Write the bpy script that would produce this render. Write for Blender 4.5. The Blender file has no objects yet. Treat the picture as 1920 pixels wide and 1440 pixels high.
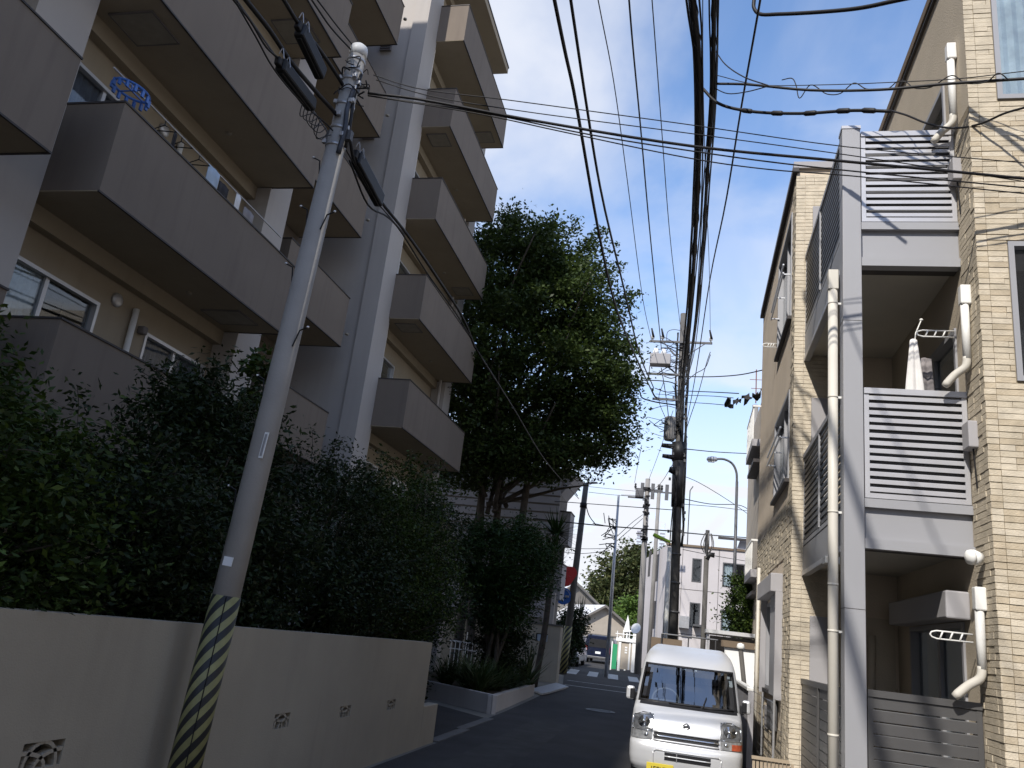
import bpy, math, random
import numpy as np
from mathutils import Vector, Matrix

random.seed(7)
rng = np.random.default_rng(7)
sc = bpy.context.scene
col = sc.collection
R = math.radians

# ---------------------------------------------------------------- camera
cam_d = bpy.data.cameras.new('camera')
cam_d.sensor_width = 36.0
cam_d.lens = 36.0 * 1513.98 / 1920.0
cam_d.clip_start = 0.05
cam_d.clip_end = 3000.0
cam = bpy.data.objects.new('camera', cam_d)
col.objects.link(cam)
pitch, yaw, roll = 0.29202, -0.237624, 0.119215
fw = Vector((math.sin(yaw) * math.cos(pitch), math.cos(yaw) * math.cos(pitch), math.sin(pitch)))
rt = Vector((math.cos(yaw), -math.sin(yaw), 0))
up = rt.cross(fw)
r2 = rt * math.cos(roll) + up * math.sin(roll)
u2 = up * math.cos(roll) - rt * math.sin(roll)
cam.matrix_world = Matrix(((r2.x, u2.x, -fw.x, 0), (r2.y, u2.y, -fw.y, 0), (r2.z, u2.z, -fw.z, 1.7), (0, 0, 0, 1)))
sc.camera = cam

# ---------------------------------------------------------------- sky, sun, exposure
SUN = Vector((-0.36, -1.0, 1.0)).normalized()        # towards the sun
world = bpy.data.worlds.new('World')
sc.world = world
world.use_nodes = True
nt = world.node_tree
nt.nodes.clear()
def WN(t, **k):
    n = nt.nodes.new(t)
    for a, b in k.items():
        setattr(n, a, b)
    return n
sky = WN('ShaderNodeTexSky', sky_type='NISHITA')
sky.sun_disc = False
sky.sun_elevation = math.asin(SUN.z)
sky.sun_rotation = math.atan2(SUN.x, SUN.y)
sky.air_density = 1.0
sky.dust_density = 0.3
sky.ozone_density = 4.5
tc = WN('ShaderNodeTexCoord')
sep = WN('ShaderNodeSeparateXYZ')
nt.links.new(tc.outputs['Generated'], sep.inputs[0])
zz = WN('ShaderNodeMath', operation='MAXIMUM')
zz.inputs[1].default_value = 0.0
nt.links.new(sep.outputs['Z'], zz.inputs[0])
za = WN('ShaderNodeMath', operation='ADD')
za.inputs[1].default_value = 0.16
nt.links.new(zz.outputs[0], za.inputs[0])
dv = WN('ShaderNodeVectorMath', operation='SCALE')
inv = WN('ShaderNodeMath', operation='DIVIDE')
inv.inputs[0].default_value = 1.0
nt.links.new(za.outputs[0], inv.inputs[1])
nt.links.new(tc.outputs['Generated'], dv.inputs[0])
nt.links.new(inv.outputs[0], dv.inputs['Scale'])
def cloud_noise(scale, loc, rot, stretch, lo, hi, det=6, dist=0.3):
    mp = WN('ShaderNodeMapping')
    mp.inputs['Location'].default_value = loc
    mp.inputs['Scale'].default_value = stretch
    mp.inputs['Rotation'].default_value = (0, 0, rot)
    nt.links.new(dv.outputs[0], mp.inputs[0])
    n = WN('ShaderNodeTexNoise')
    n.inputs['Scale'].default_value = scale
    n.inputs['Detail'].default_value = det
    n.inputs['Roughness'].default_value = 0.52
    n.inputs['Distortion'].default_value = dist
    nt.links.new(mp.outputs[0], n.inputs['Vector'])
    r = WN('ShaderNodeMapRange')
    r.interpolation_type = 'SMOOTHSTEP'
    r.inputs['From Min'].default_value = lo
    r.inputs['From Max'].default_value = hi
    nt.links.new(n.outputs['Fac'], r.inputs['Value'])
    return r
veil = cloud_noise(1.3, (4.2, 0.3, 0), 0.5, (1, 0.42, 1), 0.40, 0.62, 8, 0.5)      # thin streaky veil
puff = cloud_noise(1.9, (1.7, 5.2, 0), 0.0, (1, 1, 1), 0.46, 0.62)         # denser patches
vm = WN('ShaderNodeMath', operation='MULTIPLY')
vm.inputs[1].default_value = 0.54
nt.links.new(veil.outputs[0], vm.inputs[0])
pm = WN('ShaderNodeMath', operation='MULTIPLY_ADD')
pm.inputs[1].default_value = 0.30
nt.links.new(puff.outputs[0], pm.inputs[0])
nt.links.new(vm.outputs[0], pm.inputs[2])
# cloud cover grows towards the horizon, everywhere round the sky
hz = WN('ShaderNodeMapRange')
hz.interpolation_type = 'SMOOTHSTEP'
hz.inputs['From Min'].default_value = 0.10
hz.inputs['From Max'].default_value = 0.43
hz.inputs['To Min'].default_value = 1.0
hz.inputs['To Max'].default_value = 0.0
nt.links.new(sep.outputs['Z'], hz.inputs['Value'])
hp = WN('ShaderNodeMath', operation='MULTIPLY_ADD')                       # patches in the low cloud bank
hp.inputs[1].default_value = 0.4
hp.inputs[2].default_value = 0.84
nt.links.new(puff.outputs[0], hp.inputs[0])
hm = WN('ShaderNodeMath', operation='MULTIPLY')
nt.links.new(hz.outputs[0], hm.inputs[0])
nt.links.new(hp.outputs[0], hm.inputs[1])
mxc = WN('ShaderNodeMath', operation='ADD')
nt.links.new(pm.outputs[0], mxc.inputs[0])
nt.links.new(hm.outputs[0], mxc.inputs[1])
cl = WN('ShaderNodeMath', operation='MINIMUM')
cl.inputs[1].default_value = 1.0
nt.links.new(mxc.outputs[0], cl.inputs[0])
mix = WN('ShaderNodeMix', data_type='RGBA')
nt.links.new(cl.outputs[0], mix.inputs[0])
nt.links.new(sky.outputs[0], mix.inputs[6])
CLOUD = 3.4
mix.inputs[7].default_value = (CLOUD * 0.97, CLOUD * 1.0, CLOUD * 1.08, 1)
bg = WN('ShaderNodeBackground')
bg.inputs['Strength'].default_value = 0.15
nt.links.new(mix.outputs[2], bg.inputs['Color'])
wo = WN('ShaderNodeOutputWorld')
nt.links.new(bg.outputs[0], wo.inputs['Surface'])

sun_d = bpy.data.lights.new('sun', 'SUN')
sun_d.energy = 3.0
sun_d.angle = R(0.9)
sun_d.color = (1.0, 0.95, 0.87)
sun = bpy.data.objects.new('sun', sun_d)
col.objects.link(sun)
sun.rotation_euler = SUN.to_track_quat('Z', 'Y').to_euler()
sun.location = SUN * 60

sc.view_settings.view_transform = 'Standard'
sc.view_settings.look = 'None'
sc.view_settings.exposure = 0.9
sc.view_settings.gamma = 1.0
sc.view_settings.use_curve_mapping = False
sc.render.engine = 'CYCLES'
sc.cycles.use_denoising = True
sc.cycles.max_bounces = 6
sc.cycles.diffuse_bounces = 3
sc.cycles.transparent_max_bounces = 8

# ---------------------------------------------------------------- materials
def mat(name, c, rough=0.8, metal=0.0, var=0.12, nscale=3.0, bump=0.0, bscale=40.0, dirt=0.0, dirt_c=None, spec=0.3):
    m = bpy.data.materials.new(name)
    m.use_nodes = True
    t = m.node_tree
    b = t.nodes['Principled BSDF']
    b.inputs['Roughness'].default_value = rough
    b.inputs['Metallic'].default_value = metal
    b.inputs['Specular IOR Level'].default_value = spec
    geo = t.nodes.new('ShaderNodeNewGeometry')
    n = t.nodes.new('ShaderNodeTexNoise')
    n.inputs['Scale'].default_value = nscale
    n.inputs['Detail'].default_value = 5
    t.links.new(geo.outputs['Position'], n.inputs['Vector'])
    r = t.nodes.new('ShaderNodeValToRGB')
    r.color_ramp.elements[0].position = 0.3
    r.color_ramp.elements[1].position = 0.7
    r.color_ramp.elements[0].color = tuple(x * (1 - var) for x in c) + (1,)
    r.color_ramp.elements[1].color = tuple(min(1, x * (1 + var)) for x in c) + (1,)
    t.links.new(n.outputs['Fac'], r.inputs[0])
    out = r.outputs['Color']
    if dirt > 0:
        # streaks running down the surface
        mpn = t.nodes.new('ShaderNodeMapping')
        mpn.inputs['Scale'].default_value = (4.0, 4.0, 0.35)
        t.links.new(geo.outputs['Position'], mpn.inputs[0])
        d = t.nodes.new('ShaderNodeTexNoise')
        d.inputs['Scale'].default_value = 1.6
        d.inputs['Detail'].default_value = 6
        t.links.new(mpn.outputs[0], d.inputs['Vector'])
        dr = t.nodes.new('ShaderNodeMapRange')
        dr.inputs['From Min'].default_value = 0.52
        dr.inputs['From Max'].default_value = 0.78
        dr.inputs['To Max'].default_value = dirt
        t.links.new(d.outputs['Fac'], dr.inputs['Value'])
        mx = t.nodes.new('ShaderNodeMix')
        mx.data_type = 'RGBA'
        t.links.new(dr.outputs[0], mx.inputs[0])
        t.links.new(out, mx.inputs[6])
        mx.inputs[7].default_value = (tuple(dirt_c) if dirt_c else tuple(x * 0.4 for x in c)) + (1,)
        out = mx.outputs[2]
    t.links.new(out, b.inputs['Base Color'])
    if bump > 0:
        n2 = t.nodes.new('ShaderNodeTexNoise')
        n2.inputs['Scale'].default_value = bscale
        n2.inputs['Detail'].default_value = 4
        t.links.new(geo.outputs['Position'], n2.inputs['Vector'])
        bp = t.nodes.new('ShaderNodeBump')
        bp.inputs['Strength'].default_value = bump
        bp.inputs['Distance'].default_value = 0.01
        t.links.new(n2.outputs['Fac'], bp.inputs['Height'])
        t.links.new(bp.outputs[0], b.inputs['Normal'])
    return m

def leafmat(name, cols, trans=0.25):
    m = bpy.data.materials.new(name)
    m.use_nodes = True
    t = m.node_tree
    b = t.nodes['Principled BSDF']
    b.inputs['Roughness'].default_value = 0.5
    b.inputs['Specular IOR Level'].default_value = 0.22
    geo = t.nodes.new('ShaderNodeNewGeometry')
    r = t.nodes.new('ShaderNodeValToRGB')
    els = r.color_ramp.elements
    while len(els) < len(cols):
        els.new(0.5)
    for i, c in enumerate(cols):
        els[i].position = i / max(1, len(cols) - 1)
        els[i].color = tuple(c) + (1,)
    t.links.new(geo.outputs['Random Per Island'], r.inputs[0])
    t.links.new(r.outputs['Color'], b.inputs['Base Color'])
    tr = t.nodes.new('ShaderNodeBsdfTranslucent')
    t.links.new(r.outputs['Color'], tr.inputs['Color'])
    ms = t.nodes.new('ShaderNodeMixShader')
    ms.inputs[0].default_value = trans
    t.links.new(b.outputs[0], ms.inputs[1])
    t.links.new(tr.outputs[0], ms.inputs[2])
    t.links.new(ms.outputs[0], t.nodes['Material Output'].inputs['Surface'])
    return m

def glassmat(name, tint=(0.5, 0.55, 0.58), refl=0.12, clear=0.6):
    m = bpy.data.materials.new(name)
    m.use_nodes = True
    t = m.node_tree
    t.nodes.remove(t.nodes['Principled BSDF'])
    tp = t.nodes.new('ShaderNodeBsdfTransparent')
    tp.inputs[0].default_value = tuple(x * clear for x in tint) + (1,)
    gl = t.nodes.new('ShaderNodeBsdfGlossy')
    gl.inputs['Roughness'].default_value = 0.02
    lw = t.nodes.new('ShaderNodeLayerWeight')
    pw = t.nodes.new('ShaderNodeMath')
    pw.operation = 'POWER'
    pw.inputs[1].default_value = 5.0
    t.links.new(lw.outputs['Facing'], pw.inputs[0])
    ad = t.nodes.new('ShaderNodeMath')
    ad.operation = 'MULTIPLY_ADD'
    ad.inputs[1].default_value = 0.96 - refl
    ad.inputs[2].default_value = 0.04 + refl
    t.links.new(pw.outputs[0], ad.inputs[0])
    ms = t.nodes.new('ShaderNodeMixShader')
    t.links.new(ad.outputs[0], ms.inputs[0])
    t.links.new(tp.outputs[0], ms.inputs[1])
    t.links.new(gl.outputs[0], ms.inputs[2])
    t.links.new(ms.outputs[0], t.nodes['Material Output'].inputs['Surface'])
    return m

def stripemat(name, c1, c2, freq, slope):
    # diagonal guard stripes round a pole: wrap angle + height
    m = bpy.data.materials.new(name)
    m.use_nodes = True
    t = m.node_tree
    b = t.nodes['Principled BSDF']
    b.inputs['Roughness'].default_value = 0.6
    tcn = t.nodes.new('ShaderNodeTexCoord')
    sp = t.nodes.new('ShaderNodeSeparateXYZ')
    t.links.new(tcn.outputs['Object'], sp.inputs[0])
    an = t.nodes.new('ShaderNodeMath')
    an.operation = 'ARCTAN2'
    t.links.new(sp.outputs['Y'], an.inputs[0])
    t.links.new(sp.outputs['X'], an.inputs[1])
    k = t.nodes.new('ShaderNodeMath')
    k.operation = 'MULTIPLY'
    k.inputs[1].default_value = slope / (2 * math.pi)
    t.links.new(an.outputs[0], k.inputs[0])
    f = t.nodes.new('ShaderNodeMath')
    f.operation = 'MULTIPLY_ADD'
    f.inputs[1].default_value = freq
    t.links.new(sp.outputs['Z'], f.inputs[0])
    t.links.new(k.outputs[0], f.inputs[2])
    fr = t.nodes.new('ShaderNodeMath')
    fr.operation = 'FRACT'
    t.links.new(f.outputs[0], fr.inputs[0])
    g = t.nodes.new('ShaderNodeMath')
    g.operation = 'GREATER_THAN'
    g.inputs[1].default_value = 0.5
    t.links.new(fr.outputs[0], g.inputs[0])
    mx = t.nodes.new('ShaderNodeMix')
    mx.data_type = 'RGBA'
    mx.inputs[6].default_value = c1 + (1,)
    mx.inputs[7].default_value = c2 + (1,)
    t.links.new(g.outputs[0], mx.inputs[0])
    nz = t.nodes.new('ShaderNodeTexNoise')
    nz.inputs['Scale'].default_value = 18
    t.links.new(tcn.outputs['Object'], nz.inputs['Vector'])
    mu = t.nodes.new('ShaderNodeMix')
    mu.data_type = 'RGBA'
    mu.blend_type = 'MULTIPLY'
    mu.inputs[0].default_value = 0.45
    t.links.new(mx.outputs[2], mu.inputs[6])
    t.links.new(nz.outputs['Fac'], mu.inputs[7])
    t.links.new(mu.outputs[2], b.inputs['Base Color'])
    return m

M = {}
M['asphalt'] = mat('asphalt', (0.036, 0.035, 0.036), 0.9, var=0.22, nscale=1.3, bump=0.5, bscale=160, dirt=0.3, dirt_c=(0.035, 0.035, 0.037))
M['concrete'] = mat('concrete', (0.135, 0.13, 0.125), 0.9, var=0.15, nscale=2, bump=0.3, bscale=60)
M['soil'] = mat('soil', (0.06, 0.045, 0.03), 1.0, var=0.3, nscale=4, bump=0.6)
M['ground'] = mat('ground_dirt', (0.17, 0.16, 0.14), 0.95, var=0.2, nscale=0.7, bump=0.3)
M['paint_white'] = mat('road_paint', (0.42, 0.42, 0.41), 0.8, var=0.2, nscale=9, dirt=0.6, dirt_c=(0.2, 0.2, 0.2))
M['parapet'] = mat('mauve_paint', (0.170, 0.140, 0.114), 0.85, var=0.06, nscale=1.1, bump=0.12, bscale=140, dirt=0.30, dirt_c=(0.095, 0.075, 0.065))
M['cream'] = mat('cream_plaster', (0.32, 0.27, 0.20), 0.9, var=0.06, nscale=1.2, bump=0.15, bscale=120, dirt=0.12)
M['pilaster'] = mat('pale_grey_paint', (0.40, 0.37, 0.345), 0.85, var=0.04, nscale=1.0, bump=0.1, bscale=120, dirt=0.10)
M['dark_trim'] = mat('dark_trim', (0.045, 0.04, 0.04), 0.6)
M['hatch'] = mat('hatch_steel', (0.27, 0.245, 0.2), 0.6, var=0.1, nscale=6)
M['vent'] = mat('vent_dark', (0.16, 0.145, 0.14), 0.7)
M['alu'] = mat('aluminium', (0.55, 0.55, 0.56), 0.4, 0.5)
M['white_plastic'] = mat('white_plastic', (0.72, 0.71, 0.68), 0.45, var=0.05)
M['bone_plastic'] = mat('bone_plastic', (0.56, 0.53, 0.47), 0.5, var=0.06, dirt=0.15)
M['dark_glass'] = glassmat('window_glass', (0.82, 0.86, 0.88), 0.03, 0.95)
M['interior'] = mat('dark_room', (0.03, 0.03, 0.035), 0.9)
M['curtain'] = mat('curtain_cloth', (0.72, 0.74, 0.74), 0.9, var=0.2, nscale=6)
M['curtain_dark'] = mat('curtain_grey', (0.24, 0.24, 0.28), 0.9, var=0.2, nscale=6)
M['wall_beige'] = mat('beige_render', (0.37, 0.335, 0.272), 0.9, var=0.06, nscale=1.5, bump=0.2, bscale=90, dirt=0.13, dirt_c=(0.17, 0.15, 0.13))
M['pole'] = mat('pole_concrete', (0.30, 0.285, 0.265), 0.8, var=0.1, nscale=3, bump=0.2, bscale=50, dirt=0.3, dirt_c=(0.25, 0.24, 0.23))
M['pole_dark'] = mat('pole_weathered', (0.10, 0.095, 0.09), 0.9, var=0.2, nscale=3)
M['pole_far'] = mat('pole_grey', (0.20, 0.19, 0.18), 0.85, var=0.15, nscale=2)
M['stripe'] = stripemat('guard_stripes', (0.30, 0.285, 0.12), (0.02, 0.02, 0.02), 7.2, -7.0)
M['stripe2'] = stripemat('guard_stripes_far', (0.36, 0.33, 0.14), (0.02, 0.02, 0.02), 4.4, -6.0)
M['black'] = mat('black_rubber', (0.012, 0.012, 0.014), 0.5, var=0.2)
M['cable'] = mat('cable_black', (0.014, 0.013, 0.014), 0.55, var=0.2)
M['steel'] = mat('galvanised', (0.42, 0.42, 0.43), 0.45, 0.6, var=0.1, nscale=8)
M['steel_dark'] = mat('dark_steel', (0.10, 0.10, 0.105), 0.5, 0.4, var=0.15, nscale=8)
M['porcelain'] = mat('porcelain', (0.72, 0.72, 0.72), 0.25)
M['brick'] = mat('tile_brick', (0.49, 0.425, 0.325), 0.85, var=0.14, nscale=9, bump=0.5, bscale=70)
M['brick_b'] = mat('tile_brick_pale', (0.53, 0.465, 0.365), 0.85, var=0.14, nscale=9, bump=0.5, bscale=70)
M['brick_c'] = mat('tile_brick_deep', (0.44, 0.37, 0.27), 0.85, var=0.14, nscale=9, bump=0.5, bscale=70)
M['mortar'] = mat('mortar', (0.26, 0.215, 0.15), 0.95, var=0.1)
M['stucco'] = mat('stucco_tan', (0.47, 0.405, 0.315), 0.9, var=0.06, nscale=2, bump=0.55, bscale=55)
M['stucco_light'] = mat('stucco_pale', (0.58, 0.49, 0.385), 0.9, var=0.06, nscale=2, bump=0.55, bscale=55)
M['grey_metal'] = mat('grey_cladding', (0.30, 0.30, 0.315), 0.5, 0.1, var=0.03, nscale=1.5)
M['slat'] = mat('slat_metal', (0.45, 0.445, 0.46), 0.38, 0.35, var=0.05, nscale=5)
M['slat_dark'] = mat('slat_dark', (0.085, 0.083, 0.083), 0.45, 0.2, var=0.06, nscale=4)
M['soffit'] = mat('soffit_board', (0.46, 0.43, 0.37), 0.9, var=0.04)
M['grey_paint'] = mat('grey_paint', (0.33, 0.32, 0.33), 0.8, var=0.05, nscale=1)
M['grey_bldg'] = mat('grey_render', (0.47, 0.44, 0.44), 0.9, var=0.05, nscale=0.8, bump=0.15, dirt=0.2)
M['board'] = mat('board_grey', (0.33, 0.32, 0.335), 0.8, var=0.08, nscale=1.2)
M['roof_pale'] = mat('roof_pale', (0.5, 0.5, 0.51), 0.6, var=0.06)
M['house_wall'] = mat('house_wall', (0.42, 0.37, 0.31), 0.9, var=0.06)
M['house_dark'] = mat('house_dark', (0.18, 0.165, 0.15), 0.9)
M['red'] = mat('sign_red', (0.45, 0.03, 0.035), 0.5, var=0.05)
M['blue'] = mat('sign_blue', (0.02, 0.10, 0.38), 0.5, var=0.05)
M['white'] = mat('white_paint', (0.78, 0.78, 0.77), 0.5, var=0.04)
M['green'] = mat('green_cloth', (0.03, 0.28, 0.13), 0.7, var=0.1)
M['lime'] = mat('lime_plastic', (0.42, 0.66, 0.05), 0.4, var=0.05)
M['blue_plastic'] = mat('blue_plastic', (0.05, 0.14, 0.42), 0.4)
M['cloth_white'] = mat('cloth_white', (0.66, 0.64, 0.62), 0.9, var=0.08, nscale=8)
M['cloth_grey'] = mat('cloth_grey', (0.22, 0.20, 0.20), 0.9, var=0.15, nscale=8)
M['cloth_blue'] = mat('cloth_blue', (0.35, 0.42, 0.5), 0.9, var=0.08, nscale=8)
M['cloth_black'] = mat('cloth_black', (0.03, 0.028, 0.03), 0.9)
M['wood_fence'] = mat('tan_fence', (0.36, 0.29, 0.21), 0.8, var=0.1)
M['cap_brown'] = mat('cap_brown', (0.16, 0.12, 0.085), 0.9, var=0.1)
M['tower'] = mat('hazed_tower', (0.50, 0.56, 0.62), 0.4)  # pale blue-grey puts the haze of distance into the colour
M['bark'] = mat('bark', (0.06, 0.05, 0.04), 0.95, var=0.3, nscale=6, bump=0.6, bscale=30)
M['rust'] = mat('rust_red', (0.18, 0.07, 0.05), 0.8)
M['leaf_tree'] = leafmat('leaves_tree', [(0.022, 0.036, 0.009), (0.034, 0.056, 0.012), (0.06, 0.085, 0.02)], 0.3)
M['leaf_shrub'] = leafmat('leaves_shrub', [(0.016, 0.030, 0.006), (0.028, 0.052, 0.008), (0.06, 0.09, 0.014)], 0.2)
M['leaf_dark'] = leafmat('leaves_dark', [(0.009, 0.016, 0.006), (0.014, 0.026, 0.007), (0.026, 0.042, 0.010)], 0.2)
M['leaf_conifer'] = leafmat('leaves_conifer', [(0.010, 0.026, 0.006), (0.017, 0.040, 0.008), (0.03, 0.06, 0.012)], 0.2)
M['leaf_far'] = leafmat('leaves_far', [(0.04, 0.055, 0.02), (0.065, 0.08, 0.028), (0.10, 0.10, 0.04)], 0.25)
M['leaf_bright'] = leafmat('leaves_bright', [(0.06, 0.11, 0.022), (0.09, 0.15, 0.03), (0.12, 0.18, 0.04)], 0.3)
M['leaf_blade'] = leafmat('leaves_blade', [(0.02, 0.04, 0.01), (0.04, 0.065, 0.018), (0.10, 0.11, 0.05)], 0.2)

# ---------------------------------------------------------------- mesh helpers
def gz(y):
    return max(0.0, 0.012 * (y - 18.0))

class MB:
    def __init__(s):
        s.v = []
        s.f = []
    def quad(s, a, b, c, d):
        i = len(s.v)
        s.v += [tuple(a), tuple(b), tuple(c), tuple(d)]
        s.f.append((i, i + 1, i + 2, i + 3))
        return s
    def poly(s, pts):
        i = len(s.v)
        s.v += [tuple(p) for p in pts]
        s.f.append(tuple(range(i, i + len(pts))))
        return s
    def box(s, x0, x1, y0, y1, z0, z1):
        i = len(s.v)
        s.v += [(x0, y0, z0), (x1, y0, z0), (x1, y1, z0), (x0, y1, z0), (x0, y0, z1), (x1, y0, z1), (x1, y1, z1), (x0, y1, z1)]
        s.f += [tuple(i + k for k in q) for q in ((0, 3, 2, 1), (4, 5, 6, 7), (0, 1, 5, 4), (1, 2, 6, 5), (2, 3, 7, 6), (3, 0, 4, 7))]
        return s
    def bar(s, p0, p1, w, h, upv=(0, 0, 1)):
        p0, p1 = Vector(p0), Vector(p1)
        d = (p1 - p0).normalized()
        u = Vector(upv)
        a = d.cross(u)
        if a.length < 1e-4:
            a = d.cross(Vector((1, 0, 0)))
        a.normalize()
        b = a.cross(d)
        a, b = a * w / 2, b * h / 2
        i = len(s.v)
        for p in (p0, p1):
            for q in (-a - b, a - b, a + b, -a + b):
                s.v.append(tuple(p + q))
        s.f += [(i, i + 1, i + 2, i + 3), (i + 7, i + 6, i + 5, i + 4)] + [(i + k, i + 4 + k, i + 4 + (k + 1) % 4, i + (k + 1) % 4) for k in range(4)]
        return s
    def prism(s, pts, vec):
        n = len(pts)
        i = len(s.v)
        vec = Vector(vec)
        s.v += [tuple(p) for p in pts] + [tuple(Vector(p) + vec) for p in pts]
        s.f += [tuple(range(i + n - 1, i - 1, -1)), tuple(range(i + n, i + 2 * n))]
        s.f += [(i + k, i + (k + 1) % n, i + n + (k + 1) % n, i + n + k) for k in range(n)]
        return s
    def tube(s, pts, r, n=8, cap=True):
        pts = [Vector(p) for p in pts]
        m = len(pts)
        rs = r if isinstance(r, (list, tuple)) else [r] * m
        i0 = len(s.v)
        ref = None
        for k in range(m):
            d = (pts[min(k + 1, m - 1)] - pts[max(k - 1, 0)])
            if d.length < 1e-9:
                d = Vector((0, 0, 1))
            d.normalize()
            if ref is None:
                ref = Vector((1, 0, 0)) if abs(d.x) < 0.8 else Vector((0, 1, 0))
            a = (ref - d * ref.dot(d)).normalized()
            ref = a
            b = d.cross(a)
            for j in range(n):
                t = 2 * math.pi * j / n
                s.v.append(tuple(pts[k] + (a * math.cos(t) + b * math.sin(t)) * rs[k]))
        for k in range(m - 1):
            for j in range(n):
                q = i0 + k * n
                s.f.append((q + j, q + (j + 1) % n, q + n + (j + 1) % n, q + n + j))
        if cap:
            s.f.append(tuple(i0 + j for j in range(n - 1, -1, -1)))
            s.f.append(tuple(i0 + (m - 1) * n + j for j in range(n)))
        return s
    def lathe(s, c, prof, n=12, axis=(0, 0, 1)):
        ax = Vector(axis).normalized()
        c = Vector(c)
        return s.tube([c + ax * h for r, h in prof], [max(r, 1e-4) for r, h in prof], n)
    def build(s, name, m, parent=None, smooth=False, bevel=0.0, loc=None):
        o = Vector(loc) if loc is not None else (parent_loc(parent) if parent else Vector((0, 0, 0)))
        me = bpy.data.meshes.new(name)
        me.from_pydata([(x - o.x, y - o.y, z - o.z) for x, y, z in s.v], [], s.f)
        me.materials.append(m)
        if smooth:
            me.shade_smooth()
        ob = bpy.data.objects.new(name, me)
        col.objects.link(ob)
        if parent:
            ob.parent = parent
            ob.location = o - parent_loc(parent)
        else:
            ob.location = o
        if bevel > 0:
            bv = ob.modifiers.new('bevel', 'BEVEL')
            bv.width = bevel
            bv.segments = 2
            bv.limit_method = 'ANGLE'
            bv.angle_limit = R(40)
        return ob

def parent_loc(p):
    l = Vector((0, 0, 0))
    while p is not None:
        l = l + Vector(p.location)
        p = p.parent
    return l

def tag(o, label, cat, group=None):
    o['label'] = label
    o['category'] = cat
    if group:
        o['group'] = group
    return o

def thing(name, loc, label, cat, group=None):
    o = bpy.data.objects.new(name, None)
    o.empty_display_size = 0.2
    o.location = loc
    col.objects.link(o)
    return tag(o, label, cat, group)

def single(name, mb, m, label, cat, group=None, smooth=False, bevel=0.0):
    vs = mb.v
    xs = [p[0] for p in vs]; ys = [p[1] for p in vs]; zs = [p[2] for p in vs]
    o = mb.build(name, m, None, smooth, bevel, loc=((min(xs) + max(xs)) / 2, (min(ys) + max(ys)) / 2, min(zs)))
    return tag(o, label, cat, group)

def struct(name, mb, m):
    o = mb.build(name, m)
    o['kind'] = 'structure'
    return o

def spline(pts, k=4):
    P = [Vector(p) for p in pts]
    if len(P) < 3:
        return P
    out = []
    for i in range(len(P) - 1):
        p0 = P[i - 1] if i > 0 else P[0] * 2 - P[1]
        p1, p2 = P[i], P[i + 1]
        p3 = P[i + 2] if i + 2 < len(P) else P[-1] * 2 - P[-2]
        d0, d1, d2 = max((p1 - p0).length, 1e-5) ** .5, max((p2 - p1).length, 1e-5) ** .5, max((p3 - p2).length, 1e-5) ** .5
        for j in range(k):
            t = d0 + d1 * j / k
            t0, t1, t2, t3 = 0, d0, d0 + d1, d0 + d1 + d2
            A1 = p0 * ((t1 - t) / (t1 - t0)) + p1 * ((t - t0) / (t1 - t0))
            A2 = p1 * ((t2 - t) / (t2 - t1)) + p2 * ((t - t1) / (t2 - t1))
            A3 = p2 * ((t3 - t) / (t3 - t2)) + p3 * ((t - t2) / (t3 - t2))
            B1 = A1 * ((t2 - t) / (t2 - t0)) + A2 * ((t - t0) / (t2 - t0))
            B2 = A2 * ((t3 - t) / (t3 - t1)) + A3 * ((t - t1) / (t3 - t1))
            out.append(B1 * ((t2 - t) / (t2 - t1)) + B2 * ((t - t1) / (t2 - t1)))
    out.append(P[-1])
    return out

def leaf_mesh(name, C, L, W, m, parent, upbias=0.5, droop=0.0):
    # C (N,3) leaf centres in world space; every leaf is a folded rhombus of its own
    N = len(C)
    a = rng.normal(size=(N, 3))
    a[:, 2] = a[:, 2] * 0.6 - droop
    a /= np.linalg.norm(a, axis=1)[:, None]
    u = rng.normal(size=(N, 3))
    u[:, 2] += upbias * 2
    b = np.cross(a, u)
    b /= np.linalg.norm(b, axis=1)[:, None] + 1e-9
    nrm = np.cross(a, b)
    sz = rng.uniform(0.6, 1.25, size=(N, 1))
    l, w = a * L * sz * 0.5, b * W * sz * 0.5
    k = nrm * W * sz * 0.12
    o = np.array(parent_loc(parent))
    V = np.empty((N, 4, 3))
    V[:, 0] = C - l - o
    V[:, 1] = C + w + k - o
    V[:, 2] = C + l - o
    V[:, 3] = C - w + k - o
    me = bpy.data.meshes.new(name)
    me.vertices.add(N * 4)
    me.vertices.foreach_set('co', V.reshape(-1).astype(np.float32))
    me.loops.add(N * 4)
    me.loops.foreach_set('vertex_index', np.arange(N * 4, dtype=np.int32))
    me.polygons.add(N)
    me.polygons.foreach_set('loop_start', np.arange(0, N * 4, 4, dtype=np.int32))
    me.polygons.foreach_set('loop_total', np.full(N, 4, dtype=np.int32))
    me.update()
    me.validate()
    me.materials.append(m)
    ob = bpy.data.objects.new(name, me)
    col.objects.link(ob)
    ob.parent = parent
    return ob

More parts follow.
